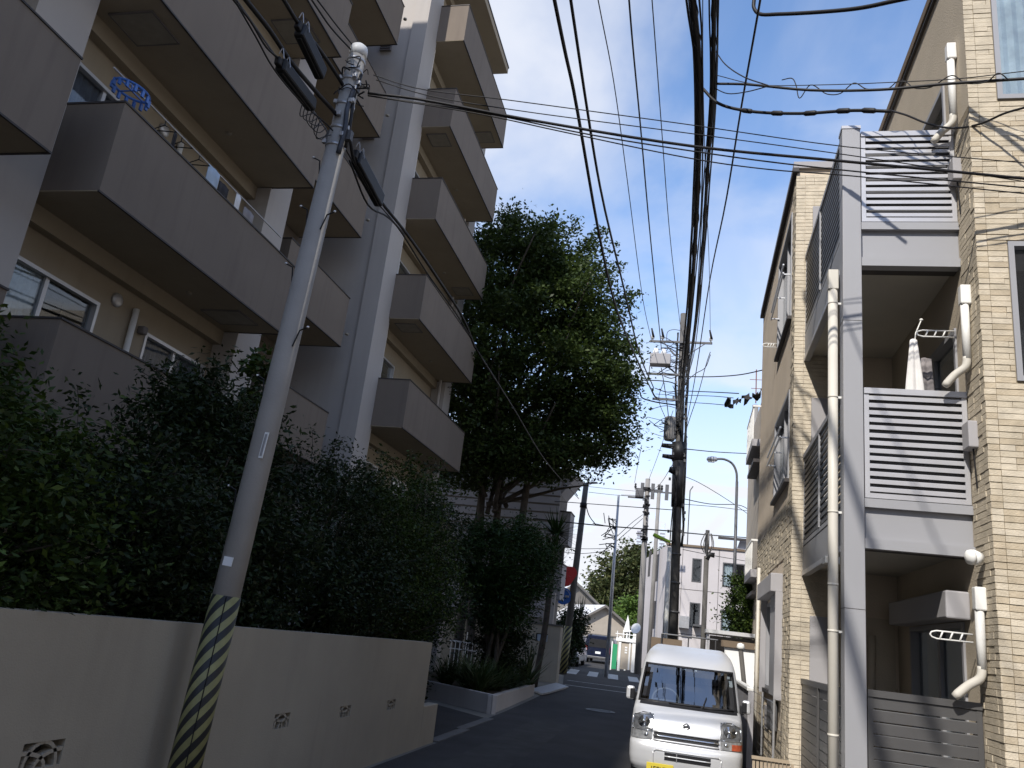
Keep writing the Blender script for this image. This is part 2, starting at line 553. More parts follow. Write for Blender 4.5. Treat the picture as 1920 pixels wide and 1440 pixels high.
def blob(c, rad, nclump, per, cr, shell=0.55, flat=0.7, cut=None):
    """leaf centres: clumps spread through an ellipsoid, denser to its outside"""
    c = np.array(c); rad = np.array(rad)
    d = rng.normal(size=(nclump, 3))
    d /= np.linalg.norm(d, axis=1)[:, None]
    t = rng.uniform(shell, 1.0, size=(nclump, 1)) ** 0.8
    # lumps: radius varies slowly with direction
    lump = 1 + 0.14 * np.sin(3.1 * d[:, :1] * 2 + 1.3) * np.cos(4.3 * d[:, 1:2] + 0.7) + 0.10 * np.sin(7 * d[:, 2:3] + 5 * d[:, :1])
    cc = c + d * rad * t * lump
    if cut is not None:
        cc = cc[cut(cc)]
    n = len(cc)
    q = rng.normal(size=(n, per, 3)) * np.array([1, 1, flat]) * cr * rng.uniform(0.6, 1.4, size=(n, 1, 1)) * 0.55
    return (cc[:, None, :] + q).reshape(-1, 3), cc

def holed_wall(mb, axis, c, u0, u1, v0, v1, holes, depth, inward):
    """flat wall sheet on plane axis=c with rectangular openings and their reveals; holes (u0,u1,v0,v1)"""
    us = sorted(set([u0, u1] + [h[0] for h in holes] + [h[1] for h in holes]))
    vs = sorted(set([v0, v1] + [h[2] for h in holes] + [h[3] for h in holes]))
    def P(u, v, w=0.0):
        return (c + inward * w, u, v) if axis == 'x' else (u, c + inward * w, v)
    for i in range(len(us) - 1):
        for j in range(len(vs) - 1):
            mu, mv = (us[i] + us[i + 1]) / 2, (vs[j] + vs[j + 1]) / 2
            if not any(h[0] < mu < h[1] and h[2] < mv < h[3] for h in holes):
                mb.quad(P(us[i], vs[j]), P(us[i + 1], vs[j]), P(us[i + 1], vs[j + 1]), P(us[i], vs[j + 1]))
    for a, b, p, q in holes:
        mb.quad(P(a, p), P(b, p), P(b, p, depth), P(a, p, depth))
        mb.quad(P(a, q), P(b, q), P(b, q, depth), P(a, q, depth))
        mb.quad(P(a, p), P(a, q), P(a, q, depth), P(a, p, depth))
        mb.quad(P(b, p), P(b, q), P(b, q, depth), P(b, p, depth))

def window(parent, axis, c, u0, u1, v0, v1, inward, sashes=2, curtain=None, fm='alu', depth=0.06, fw=0.035):
    """frame (part) with panes and, behind them, a room box and curtain (sub-parts)"""
    def B(mb, ua, ub, va, vb, wa, wb):
        w0, w1 = c + inward * wa, c + inward * wb
        if axis == 'x':
            mb.box(min(w0, w1), max(w0, w1), ua, ub, va, vb)
        else:
            mb.box(ua, ub, min(w0, w1), max(w0, w1), va, vb)
    f = MB()
    a, b = depth - 0.03, depth + 0.03
    B(f, u0 - 0.012, u1 + 0.012, v0 - 0.012, v0 + fw, -0.02, b)
    B(f, u0 - 0.012, u1 + 0.012, v1 - fw, v1 + 0.012, -0.02, b)
    B(f, u0 - 0.012, u0 + fw, v0 + fw, v1 - fw, -0.02, b)
    B(f, u1 - fw, u1 + 0.012, v0 + fw, v1 - fw, -0.02, b)
    for k in range(1, sashes):
        u = u0 + (u1 - u0) * k / sashes
        B(f, u - 0.03, u + 0.03, v0 + fw, v1 - fw, a - 0.005, b - 0.005)
    fo = f.build('window', M[fm], parent)
    for k in range(sashes):
        p = MB()
        ua, ub = u0 + (u1 - u0) * k / sashes + 0.01, u0 + (u1 - u0) * (k + 1) / sashes - 0.01
        B(p, ua + (0.03 if k else fw), ub - (0.03 if k < sashes - 1 else fw) + 0.01, v0 + fw, v1 - fw, depth, depth + 0.008)
        p.build('pane', M['dark_glass'], fo)
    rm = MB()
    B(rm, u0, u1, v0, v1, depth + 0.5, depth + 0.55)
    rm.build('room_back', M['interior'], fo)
    if curtain:
        cm = MB()
        for (ca, cb, mm) in curtain:
            n = max(6, int((cb - ca) / 0.05))
            for i in range(n):
                ua, ub = ca + (cb - ca) * i / n, ca + (cb - ca) * (i + 1) / n
                w0, w1 = depth + 0.03 + 0.025 * (i % 2), depth + 0.03 + 0.025 * ((i + 1) % 2)
                def P(u, v, w):
                    return (c + inward * w, u, v) if axis == 'x' else (u, c + inward * w, v)
                cm.quad(P(ua, v0, w0), P(ub, v0, w1), P(ub, v1, w1), P(ua, v1, w0))
        cm.build('curtain', M[curtain[0][2]], fo)
    return fo

# ================================================================ SETTING
g = MB()
ys = [-60, -20, 0, 18, 40, 70, 120, 300, 900]
for i in range(len(ys) - 1):
    a, b = ys[i], ys[i + 1]
    za_, zb_ = (gz(min(a, 70)), gz(min(b, 70)))
    g.quad((-600, a, za_ - 0.012), (600, a, za_ - 0.012), (600, b, zb_ - 0.012), (-600, b, zb_ - 0.012))
struct('ground', g, M['ground'])

left_edge = [(-3.45, -25), (-3.45, 12.3), (-3.66, 16.4), (-3.75, 22), (-3.95, 28.6), (-4.7, 34), (-5.7, 42), (-8.5, 55), (-14, 66)]
right_edge = [(1.0, -25), (1.0, 12.3), (0.95, 16.4), (0.75, 22), (0.1, 28.6), (-0.75, 34), (-2.0, 42), (-4.2, 55), (-8, 66)]
def strip(le, re, dz, sub=6):
    m = MB()
    for i in range(len(le) - 1):
        for k in range(sub):
            t0, t1 = k / sub, (k + 1) / sub
            L0 = [le[i][j] + (le[i + 1][j] - le[i][j]) * t0 for j in (0, 1)]
            L1 = [le[i][j] + (le[i + 1][j] - le[i][j]) * t1 for j in (0, 1)]
            R0 = [re[i][j] + (re[i + 1][j] - re[i][j]) * t0 for j in (0, 1)]
            R1 = [re[i][j] + (re[i + 1][j] - re[i][j]) * t1 for j in (0, 1)]
            m.quad((*L0, gz(L0[1]) + dz), (*R0, gz(R0[1]) + dz), (*R1, gz(R1[1]) + dz), (*L1, gz(L1[1]) + dz))
    return m
struct('road', strip(left_edge, right_edge, 0.0), M['asphalt'])
# concrete gutter along the left of the road, from wall end to planter
m = MB()
m.box(-3.62, -3.45, 12.36, 14.2, -0.02, 0.012)
m.box(-3.70, -3.53, 14.21, 16.35, -0.02, 0.012)
struct('gutter_strip', m, M['concrete'])
m = MB()
m.quad((-9.5, 12.0, -0.005), (-3.64, 12.0, -0.005), (-3.72, 16.4, -0.005), (-9.5, 21.5, -0.005))
struct('driveway', m, M['asphalt'])
# right strip of paving in front of the brick building
m = MB()
m.quad((1.02, -25, 0.006), (12, -25, 0.006), (12, 16, 0.006), (1.02, 16, 0.006))
struct('pavement', m, M['concrete'])
# utility cut and manhole in the asphalt
m = MB()
m.quad((-2.9, 6.5, 0.004), (-2.1, 6.5, 0.004), (-2.15, 17.2, 0.004), (-2.9, 17.2, 0.004))
struct('road_patch', m, mat('asphalt_patch', (0.046, 0.045, 0.044), 0.95, var=0.2, nscale=3, bump=0.5, bscale=120))
mh = thing('manhole_cover', (-1.95, 21.1, gz(21.1)), 'round iron manhole cover in the shaded road left of the van', 'manhole')
MB().lathe((-1.95, 21.1, gz(21.1)), [(0.36, 0.003), (0.36, 0.012), (0.34, 0.014), (0.0, 0.014)], 28).build('rim', M['steel_dark'], mh)
MB().lathe((-1.95, 21.1, gz(21.1)), [(0.31, 0.0145), (0.31, 0.019), (0.0, 0.019)], 28).build('lid', M['steel_dark'], mh)
q = MB()
for i in range(5):
    q.box(-2.2, -1.7, 20.93 + i * 0.085, 20.96 + i * 0.085, gz(21.1) + 0.0195, gz(21.1) + 0.024)
q.build('tread', M['steel_dark'], mh)
# road markings
cw = struct('crosswalk', MB().box(-4.30, -3.95, 35.2, 35.21, 0.1, 0.2), M['paint_white'])
me = bpy.data.meshes.new('crosswalk')
mk = MB()
for i in range(5):
    x = -4.75 + i * 0.86
    y0, y1 = 35.0, 38.6
    mk.quad((x, y0, gz(y0) + 0.008), (x + 0.42, y0, gz(y0) + 0.008), (x + 0.12, y1, gz(y1) + 0.008), (x - 0.30, y1, gz(y1) + 0.008))
me.from_pydata(mk.v, [], mk.f)
me.materials.append(M['paint_white'])
cw.data = me
cw.location = (0, 0, 0)
mk = MB()
for (xa, xb, y, w) in ((-3.85, 0.05, 28.2, 0.16), (-4.1, -0.4, 30.6, 0.12)):
    mk.quad((xa, y, gz(y) + 0.008), (xb, y + 0.1, gz(y) + 0.008), (xb, y + w + 0.1, gz(y + w) + 0.008), (xa, y + w, gz(y + w) + 0.008))
struct('road_marking', mk, M['paint_white'])

# ================================================================ LEFT APARTMENT BUILDING
apt = thing('apartment_building', (-9, 10, 0), 'tall mauve apartment block with stacked projecting balconies behind the retaining wall', 'apartment block')
FL = 2.76
lev = [3.16 + FL * k for k in range(7)]         # undersides of the balconies
XW, XF, XP = -8.0, -6.76, -7.57
ROOF = 21.40
# --- block nearest the camera
holesA = []
for k in range(6):
    f0 = lev[k] + 0.16
    holesA += [(6.99, 8.76, f0 + 0.04, f0 + 1.94), (9.80, 11.36, f0 + 0.95, f0 + 1.92)]
mb = MB()
holed_wall(mb, 'x', XW, 6.15, 12.12, 0.0, ROOF, holesA, 0.14, -1)
mb.build('wall', M['cream'], apt)
mb = MB()
mb.box(-16, XW - 0.6, 6.0, 12.1, 0, ROOF)
mb.box(-16, XW, -34.0, 6.14, 0, 20.1)
mb.build('wall', M['cream'], apt)
mb = MB().box(-16, XW + 0.005, 12.0, 12.118, 0, ROOF)
mb.build('wall', M['parapet'], apt)
mb = MB().box(XW + 0.003, XP, 6.18, 6.95, 0, ROOF)
mb.build('pilaster', M['pilaster'], apt)
mb = MB().box(XW + 0.003, XP, 11.44, 12.13, 0, ROOF)
mb.build('pilaster', M['pilaster'], apt)
# --- stair recess, side wall, right block
mb = MB().box(-9.8, -9.6, 12.12, 16.85, 0, 17.0)
mb.build('wall', M['parapet'], apt)
mb = MB().box(-16, XW - 0.002, 16.85, 17.0, 0, 19.7)
mb.build('wall', M['pilaster'], apt)
holesB = []
for k in range(6):
    f0 = lev[k] + 0.16
    holesB += [(17.95, 19.42, f0 + 0.04, f0 + 1.94), (20.55, 21.75, f0 + 0.95, f0 + 1.92)]
mb = MB()
holed_wall(mb, 'x', XW, 17.0, 23.3, 0.0, 19.7, holesB, 0.14, -1)
mb.quad((XW, 23.3, 0), (-16, 23.3, 0), (-16, 23.3, 19.7), (XW, 23.3, 19.7))
mb.build('wall', M['cream'], apt)
mb = MB().box(XW + 0.004, XP, 16.77, 17.6, 0, 19.7)
mb.build('pilaster', M['pilaster'], apt)
mb = MB().box(XW + 0.004, XP, 22.66, 23.31, 0, 19.7)
mb.build('pilaster', M['pilaster'], apt)
mb = MB().box(-16, -6.88, 16.9, 22.42, 19.72, 19.93)
rf = mb.build('roof', M['cream'], apt)
mb = MB().box(-16, -6.86, 16.88, 22.44, 19.932, 19.99)
mb.build('roof_edge', M['dark_trim'], rf)
mb = MB().box(-16, XW + 0.05, 6.0, 12.2, ROOF + 0.002, ROOF + 0.12)
mb.build('roof', M['parapet'], apt)

def balcony(y0, y1, z, xf=XF, xw=XW, h=1.17, ends=(True, True), hatch=None, xi0=None, curve=False):
    """parapet (part) > slab, coping, drip edge, hatch"""
    t = 0.13
    i0 = xw if xi0 is None else xi0
    p = MB()
    p.box(xf - t, xf, y0, y1, z + 0.002, z + h)
    if ends[0]:
        p.box(i0, xf - t - 0.001, y0, y0 + t, z + 0.002, z + h)
    if ends[1]:
        p.box(i0, xf - t - 0.001, y1 - t, y1, z + 0.002, z + h)
    po = p.build('balcony', M['parapet'], apt)
    MB().box(xw + 0.002, xf - 0.004, y0 + 0.004, y1 - 0.004, z - 0.012, z + 0.16).build('slab', M['cream'], po)
    c = MB()
    c.box(xf - t - 0.012, xf + 0.014, y0 - 0.012, y1 + 0.012, z + h + 0.001, z + h + 0.024)
    if ends[0]:
        c.box(i0, xf - t - 0.013, y0 - 0.012, y0 + t + 0.01, z + h + 0.001, z + h + 0.024)
    if ends[1]:
        c.box(i0, xf - t - 0.013, y1 - t - 0.01, y1 + 0.012, z + h + 0.001, z + h + 0.024)
    c.build('coping', M['dark_trim'], po)
    d = MB()
    d.box(xf - 0.02, xf + 0.008, y0 - 0.008, y1 + 0.008, z - 0.022, z - 0.001)
    if ends[1]:
        d.box(xw, xf - 0.021, y1 - 0.02, y1 + 0.008, z - 0.022, z - 0.001)
    d.build('drip_edge', M['dark_trim'], po)
    if hatch:
        ya, yb, xa, xb = hatch
        hb = MB()
        hb.box(xa, xb, ya, yb, z - 0.03, z - 0.013)
        ho = hb.build('hatch', M['hatch'], po)
        e = MB()
        for q in ((xa - 0.02, xb + 0.02, ya - 0.02, ya), (xa - 0.02, xb + 0.02, yb, yb + 0.02), (xa - 0.02, xa, ya, yb), (xb, xb + 0.02, ya, yb)):
            e.box(*q, z - 0.036, z - 0.011)
        e.build('hatch_frame', M['vent'], po)
    l = MB().lathe((-7.45, (y0 + y1) / 2 + 0.6, z - 0.05), [(0.03, 0), (0.045, 0.01), (0.045, 0.04)], 10)
    l.build('ceiling_light', M['hatch'], po)
    return po

for k in range(6):
    z = lev[k]
    ha = (7.22, 7.78, -7.64, -7.02) if k % 2 == 0 else (10.46, 11.02, -7.64, -7.0)
    balcony(6.951, 11.46, z, hatch=ha)
    hb = (17.85, 18.4, -7.5, -6.98) if k % 2 == 0 else (21.75, 22.3, -7.5, -6.98)
    balcony(17.601 if k < 0 else 17.53, 22.66, z, hatch=hb, xi0=XP + 0.002)
    MB().box(XW + 0.001, XW + 0.16, 6.951, 11.439, z + FL - 0.25, z + FL - 0.013).build('beam', M['cream'], apt)
    MB().box(XW + 0.001, XW + 0.16, 17.601, 22.65, z + FL - 0.25, z + FL - 0.013).build('beam', M['cream'], apt)
balcony(6.951, 11.46, lev[6], hatch=(7.22, 7.78, -7.64, -7.02))
for k in range(5):
    balcony(1.2, 6.2, lev[k], hatch=(5.0, 5.5, -7.6, -7.0))
for k in range(5):
    balcony(13.1, 16.05, 4.6 + FL * k, xf=-7.97, xw=-9.58)
# windows of the two visible facades
for k in range(5):
    f0 = lev[k] + 0.16
    ct = [(6.99, 7.97, 'curtain')] if k == 0 else [(7.0, 8.7, 'curtain_dark')]
    window(apt, 'x', XW, 6.99, 8.76, f0 + 0.04, f0 + 1.94, -1, 2, ct)
    window(apt, 'x', XW, 9.80, 11.36, f0 + 0.95, f0 + 1.92, -1, 2, [(9.82, 11.3, 'curtain_dark')] if k == 0 else [(9.85, 11.3, 'curtain')])
    window(apt, 'x', XW, 17.95, 19.42, f0 + 0.04, f0 + 1.94, -1, 2, None)
    window(apt, 'x', XW, 20.55, 21.75, f0 + 0.95, f0 + 1.92, -1, 2, None)
# small wall fittings
for k in range(4):
    z = lev[k] + 2.28
    MB().lathe((XW, 9.05, z), [(0.10, 0), (0.10, 0.03), (0.085, 0.05), (0.03, 0.055)], 16, (1, 0, 0)).build('vent_hood', M['alu'], apt, True)
    MB().tube([(XW + 0.06, 9.42, lev[k] + 0.2), (XW + 0.06, 9.42, z + 0.02)], 0.045, 10).build('drain_pipe', M['white_plastic'], apt, True)
    MB().box(XW, XW + 0.12, 9.60, 9.70, z - 0.28, z - 0.16).build('wall_lamp', M['vent'], apt, bevel=0.02)
for yy in (17.86,):
    MB().tube([(XP - 0.16, yy, 1.0), (XP - 0.16, yy, 19.7)], 0.055, 10).build('drain_pipe', M['white_plastic'], apt, True)
MB().tube([(XP - 0.12, 22.5, 1.0), (XP - 0.12, 22.5, 19.7)], 0.05, 10).build('drain_pipe', M['pilaster'], apt, True)
for k in range(5):
    z = 4.95 + FL * k
    v = MB().box(-8.82, -8.50, 16.78, 16.85, z + 0.12, z + 0.46)
    vo = v.build('vent', M['vent'], apt)
    for j in range(4):
        MB().box(-8.80, -8.52, 16.765, 16.779, z + 0.16 + j * 0.075, z + 0.185 + j * 0.075).build('louvre', M['dark_trim'], vo)

# laundry and odds and ends on the second visible balcony
zl = 7.09 + 0.02
rail = single('drying_rail', MB().tube([(-7.02, 6.90, 7.56), (-7.02, 11.2, 7.56)], 0.012, 8), M['steel'], 'thin metal laundry rail along the balcony with the blue pinch hanger', 'laundry rail')
b = MB()
for q in range(24):
    a0, a1 = 2 * math.pi * q / 24, 2 * math.pi * (q + 1) / 24
    b.tube([(-6.98 + 0.17 * math.cos(a0), 7.22 + 0.26 * math.sin(a0), 7.47 + 0.02 * math.sin(a0)), (-6.98 + 0.17 * math.cos(a1), 7.22 + 0.26 * math.sin(a1), 7.47 + 0.02 * math.sin(a1))], 0.016, 6)
b.bar((-7.14, 7.22, 7.47), (-6.82, 7.22, 7.47), 0.014, 0.014)
b.bar((-6.98, 6.97, 7.47), (-6.98, 7.47, 7.47), 0.014, 0.014)
b.tube([(-6.98, 7.22, 7.47), (-7.0, 7.22, 7.56)], 0.008, 6)
for q in range(14):
    a0 = 2 * math.pi * q / 14
    x, y = -6.98 + 0.17 * math.cos(a0), 7.22 + 0.26 * math.sin(a0)
    b.box(x - 0.012, x + 0.012, y - 0.02, y + 0.02, 7.37, 7.46)
single('pinch_hanger', b, M['blue_plastic'], 'round blue plastic pinch hanger on the balcony laundry rail', 'laundry hanger')
def hanger_mb(y, z=7.56):
    h = MB()
    h.tube(spline([(-7.02, y, z - 0.07), (-7.02, y, z - 0.01), (-7.02, y + 0.02, z + 0.018), (-7.02, y + 0.03, z)], 3), 0.007, 6)
    h.tube([(-7.02, y, z - 0.07), (-6.84, y + 0.03, z - 0.16), (-7.2, y - 0.03, z - 0.16), (-7.02, y, z - 0.07)], 0.008, 6)
    return h
for i, (y, w) in enumerate(((7.95, 'nearest the blue pinch hanger'), (8.32, 'next to the slim dark sock'), (8.75, 'beside the pale blue shirt'))):
    single('clothes_hanger', hanger_mb(y), M['black'], 'empty black clothes hanger on the balcony rail ' + w, 'clothes hanger', 'black hangers on the balcony rail')
def cloth(name, x, y0, y1, z0, z1, m, label, ax='y', top=1.0):
    b = MB()
    n, r = 22, 5
    grid = {}
    for i in range(n + 1):
        for j in range(r + 1):
            u, v = i / n, j / r
            wv = 0.012 * math.sin(u * 12.0 + 0.4) * (0.35 + 0.65 * v)
            k_ = top + (1 - top) * min(1.0, v * 1.3)
            yy = (y0 + y1) / 2 + (y1 - y0) * (u - 0.5) * k_
            zz_ = z1 + (z0 - z1) * v - 0.03 * abs(u - 0.5) * (1 - v)
            grid[i, j] = (x + wv, yy, zz_) if ax == 'y' else (yy, x + wv, zz_)
    b.v = [grid[i, j] for i in range(n + 1) for j in range(r + 1)]
    for i in range(n):
        for j in range(r):
            q = i * (r + 1) + j
            b.f.append((q, q + r + 1, q + r + 2, q + 1))
    o = single(name, b, m, label, 'laundry', smooth=True)
    so = o.modifiers.new('solid', 'SOLIDIFY')
    so.thickness = 0.008
    return o
cloth('sock', -7.02, 8.14, 8.22, 7.25, 7.53, M['cloth_black'], 'slim dark sock hanging between the black hangers')
cloth('shirt', -6.98, 8.92, 9.22, 6.95, 7.54, M['cloth_blue'], 'pale blue shirt hanging on the balcony rail')
cloth('trousers', -7.0, 9.26, 9.52, 6.90, 7.48, M['cloth_black'], 'black trousers hanging right of the pale blue shirt')
cloth('towel', -7.0, 9.72, 9.86, 7.00, 7.54, M['cloth_white'], 'cream towel hanging between two dark garments')
cloth('sweater', -6.98, 9.95, 10.25, 6.90, 7.45, M['cloth_grey'], 'dark grey sweater at the far end of the balcony rail')

# ================================================================ RETAINING WALL
rw = thing('retaining_wall', (-3.6, 5, 0), 'beige rendered retaining wall with fan shaped openings below the shrubs', 'wall')
XR = -3.53
ops = [(0.92, 1.24, 0.66, 0.80), (4.22, 4.54, 0.645, 0.785), (7.17, 7.47, 0.605, 0.73), (8.64, 8.94, 0.59, 0.705), (10.10, 10.41, 0.57, 0.685)]
def wz(y):
    return 1.55 - 0.0148 * y
mb = MB()
cuts = sorted(set([-14, 11.65] + [o[0] for o in ops] + [o[1] for o in ops]))
for i in range(len(cuts) - 1):
    a, b = cuts[i], cuts[i + 1]
    op = [o for o in ops if abs(o[0] - a) < 1e-6]
    if op:
        o = op[0]
        mb.quad((XR, a, -0.05), (XR, b, -0.05), (XR, b, o[2]), (XR, a, o[2]))
        mb.quad((XR, a, o[3]), (XR, b, o[3]), (XR, b, wz(b)), (XR, a, wz(a)))
        d = XR - 0.15
        for q in (((XR, a, o[2]), (XR, b, o[2]), (d, b, o[2]), (d, a, o[2])), ((XR, a, o[3]), (XR, b, o[3]), (d, b, o[3]), (d, a, o[3])),
                  ((XR, a, o[2]), (XR, a, o[3]), (d, a, o[3]), (d, a, o[2])), ((XR, b, o[2]), (XR, b, o[3]), (d, b, o[3]), (d, b, o[2]))):
            mb.quad(*q)
    else:
        mb.quad((XR, a, -0.05), (XR, b, -0.05), (XR, b, wz(b)), (XR, a, wz(a)))
mb.quad((XR, -14, wz(-14)), (XR, 11.65, wz(11.65)), (XR - 0.17, 11.65, wz(11.65)), (XR - 0.17, -14, wz(-14)))
mb.quad((XR, 11.65, -0.05), (XR - 0.17, 11.65, -0.05), (XR - 0.17, 11.65, wz(11.65)), (XR, 11.65, wz(11.65)))
mb.quad((XR - 0.17, -14, -0.05), (XR - 0.17, 11.65, -0.05), (XR - 0.17, 11.65, wz(11.65)), (XR - 0.17, -14, wz(-14)))
mb.build('wall_body', M['wall_beige'], rw)
mb = MB().box(XR - 0.16, XR + 0.003, 11.651, 12.34, -0.05, 0.52)
mb.build('wall_end', M['wall_beige'], rw, bevel=0.01)
for (a, b, z0, z1) in ops:
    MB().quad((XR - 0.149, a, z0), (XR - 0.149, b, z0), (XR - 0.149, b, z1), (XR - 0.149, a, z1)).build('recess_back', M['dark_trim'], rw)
    l = MB()
    w, h, cy = b - a, z1 - z0, (a + b) / 2
    def arc(c0, cz, rx, rz, t0, t1, n=9):
        return [(XR - 0.03, c0 + rx * math.cos(t0 + (t1 - t0) * i / n), cz + rz * math.sin(t0 + (t1 - t0) * i / n)) for i in range(n + 1)]
    th = 0.022
    for pts in (arc(cy, z0, 0.40 * w, 0.98 * h, 0, math.pi, 12), arc(a, z0, 0.62 * w, 0.62 * h, 0, math.pi / 2), arc(b, z0, 0.62 * w, 0.62 * h, math.pi, math.pi / 2)):
        for i in range(len(pts) - 1):
            l.bar(pts[i], pts[i + 1], 0.05, th, (0, -(pts[i + 1][2] - pts[i][2]), (pts[i + 1][1] - pts[i][1])))
    l.build('fan_lattice', M['wall_beige'], rw)
# soil bed behind the wall
m = MB().box(-7.5, XR - 0.171, -14, 11.6, -0.03, 1.22)
struct('planting_bed', m, M['soil'])

# ================================================================ NEAR UTILITY POLE
PB, PT = Vector((-3.32, 5.5, 0.0)), Vector((-3.10, 5.53, 6.50))
def pp(z, off=(0, 0, 0)):
    t = z / 6.5
    p = PB + (PT - PB) * t
    return (p.x + off[0], p.y + off[1], z + off[2])
def pr_(z):
    return 0.108 - 0.033 * z / 6.5
pole = thing('utility_pole', tuple(PB), 'grey concrete utility pole with yellow and black striped guard before the beige wall', 'utility pole')
MB().tube([pp(-0.1), pp(6.44)], [pr_(0), pr_(6.44)], 28).build('shaft', M['pole'], pole, True)
MB().lathe(pp(6.44), [(0.079, -0.06), (0.081, 0.0), (0.075, 0.04), (0.045, 0.066), (0.0, 0.072)], 20).build('cap', M['white_plastic'], pole, True)
gd = MB().tube([pp(0.0), pp(1.69)], [pr_(0) + 0.006, pr_(1.69) + 0.006], 36)
go = gd.build('striped_guard', M['stripe'], pole, True)
sm = MB()
sm.bar(pp(0.02, (0.062, -0.098, 0)), pp(1.68, (0.056, -0.092, 0)), 0.006, 0.004, (0, -1, 0))
sm.build('guard_seam', M['black'], pole)
# steps
for (z, sx) in ((2.45, -1), (3.33, -1), (3.75, 1), (4.30, -1), (4.78, 1), (4.83, -1), (5.30, -1)):
    r = pr_(z)
    a = Vector(pp(z, (sx * r * 0.8, -r * 0.6, -0.14)))
    c = Vector(pp(z, (sx * (r + 0.012), -r * 0.45, 0)))
    e = Vector(pp(z, (sx * (r + 0.075), -r * 0.45, 0.03)))
    MB().tube([a, c, e], 0.0065, 6).build('step_bolt', M['black'], pole)
    MB().lathe(e, [(0.010, -0.006), (0.012, 0), (0.009, 0.008)], 8).build('step_tip', M['porcelain'], pole, True)
# plates
r = pr_(2.8)
MB().bar(pp(2.70, (0.056, -r + 0.004, 0)), pp(2.90, (0.061, -r + 0.006, 0)), 0.034, 0.006, (0, -1, 0)).build('name_plate', M['white'], pole)
MB().bar(pp(2.715, (0.056, -r - 0.0005, 0)), pp(2.885, (0.061, -r + 0.0015, 0)), 0.018, 0.003, (0, -1, 0)).build('plate_face', M['steel'], pole)
r = pr_(1.93)
MB().bar(pp(1.895, (0.004, -r - 0.002, 0)), pp(1.96, (0.006, -r - 0.002, 0)), 0.075, 0.004, (0, -1, 0)).build('pole_label', M['white'], pole)
# bands
for z in (5.45, 5.62, 5.86, 6.12, 6.22, 6.33):
    MB().tube([pp(z - 0.012), pp(z + 0.012)], pr_(z) + 0.006, 20).build('band', M['steel'], pole, True)
# conduit running up beside the shaft
M['wrap'] = mat('cable_wrap', (0.05, 0.055, 0.07), 0.45, var=0.3, nscale=12)
MB().tube(spline([pp(5.36, (0.07, -0.05, 0)), pp(5.6, (0.085, -0.065, 0)), pp(5.8, (0.06, -0.06, 0)), pp(6.02, (0.075, -0.05, 0))], 5), 0.022, 10).build('conduit', M['wrap'], pole, True)
MB().tube(spline([pp(5.45, (0.095, 0.0, 0)), pp(5.7, (0.10, -0.03, 0)), pp(5.9, (0.08, -0.03, 0)), pp(6.18, (0.09, -0.02, 0))], 5), 0.015, 10).build('conduit', M['cable'], pole, True)
# clamps and jumper wires near the top
jm = MB()
for i in range(26):
    z = random.uniform(5.95, 6.34)
    a0 = random.uniform(0, 2 * math.pi)
    rr = pr_(z) + 0.015
    p0 = Vector(pp(z, (rr * math.cos(a0), rr * math.sin(a0), 0)))
    p2 = p0 + Vector((random.uniform(0.02, 0.16), random.uniform(-0.10, 0.06), random.uniform(-0.12, 0.05)))
    pm = (p0 + p2) / 2 + Vector((random.uniform(-0.02, 0.07), random.uniform(-0.06, 0.02), random.uniform(-0.07, 0.05)))
    jm.tube(spline([p0, pm, p2], 5), random.choice([0.004, 0.005, 0.007]), 6)
jm.build('jumper_wires', M['cable'], pole, True)
jb = MB()
for i in range(12):
    z = random.uniform(5.45, 6.3)
    a0 = random.uniform(math.pi, 2 * math.pi)
    rr = pr_(z) + 0.02
    c = Vector(pp(z, (rr * math.cos(a0), rr * math.sin(a0), 0)))
    jb.box(c.x - 0.018, c.x + 0.018, c.y - 0.015, c.y + 0.015, c.z - 0.02, c.z + 0.02)
jb.build('clamps', M['steel'], pole, bevel=0.004)
jl = MB()
for i in range(7):
    y0 = 4.92 + 0.05 * i
    jl.tube(spline([(-3.15, y0, 5.50), (-3.16, y0 + 0.02, 5.50 - 0.10 - 0.05 * abs(3 - i) / 3), (-3.14, y0 + 0.10, 5.42 - 0.03 * (i % 3)), (-3.15, y0 + 0.22, 5.52)], 5), 0.004, 5)
jl.build('drip_loops', M['cable'], pole, True)
MB().bar(pp(5.55, (-0.09, -0.02, 0)), pp(5.55, (0.14, -0.02, 0)), 0.05, 0.09).build('bracket', M['steel_dark'], pole)
MB().bar(pp(6.02, (-0.09, 0.0, 0)), pp(6.02, (0.10, -0.02, 0)), 0.04, 0.05).build('bracket', M['steel_dark'], pole)

# splice closures hung on the strands
def closure(p0, p1, w, h, label):
    p0, p1 = Vector(p0), Vector(p1)
    t = thing('splice_closure', tuple((p0 + p1) / 2 - Vector((0, 0, h / 2))), label, 'cable box', 'black splice boxes on the cables')
    d = (p1 - p0).normalized()
    MB().bar(p0, p1, w, h).build('housing', M['black'], t, bevel=0.018)
    MB().bar(p0 + d * 0.03, p1 - d * 0.03, w * 0.4, h + 0.025).build('rib', M['black'], t, bevel=0.006)
    MB().bar(p0 - d * 0.05, p0 + d * 0.002, w * 0.55, h * 0.6).build('end_cap', M['cable'], t, bevel=0.01)
    for q in (0.06, -0.04):
        MB().tube(spline([p0 + Vector((0.0, q, h / 2)), p0 + Vector((0.02, q, h / 2 + 0.05)), p0 + Vector((0.05, q, h * 0.1))], 4), 0.004, 6).build('hook', M['steel'], t)
    return t
closure((-3.15, 4.66, 5.94), (-3.15, 5.10, 5.86), 0.085, 0.13, 'black splice box on the upper cable left of the pole top')
closure((-3.15, 4.52, 5.50), (-3.15, 5.06, 5.53), 0.085, 0.11, 'black splice box on the lower cable left of the pole with drip loops')
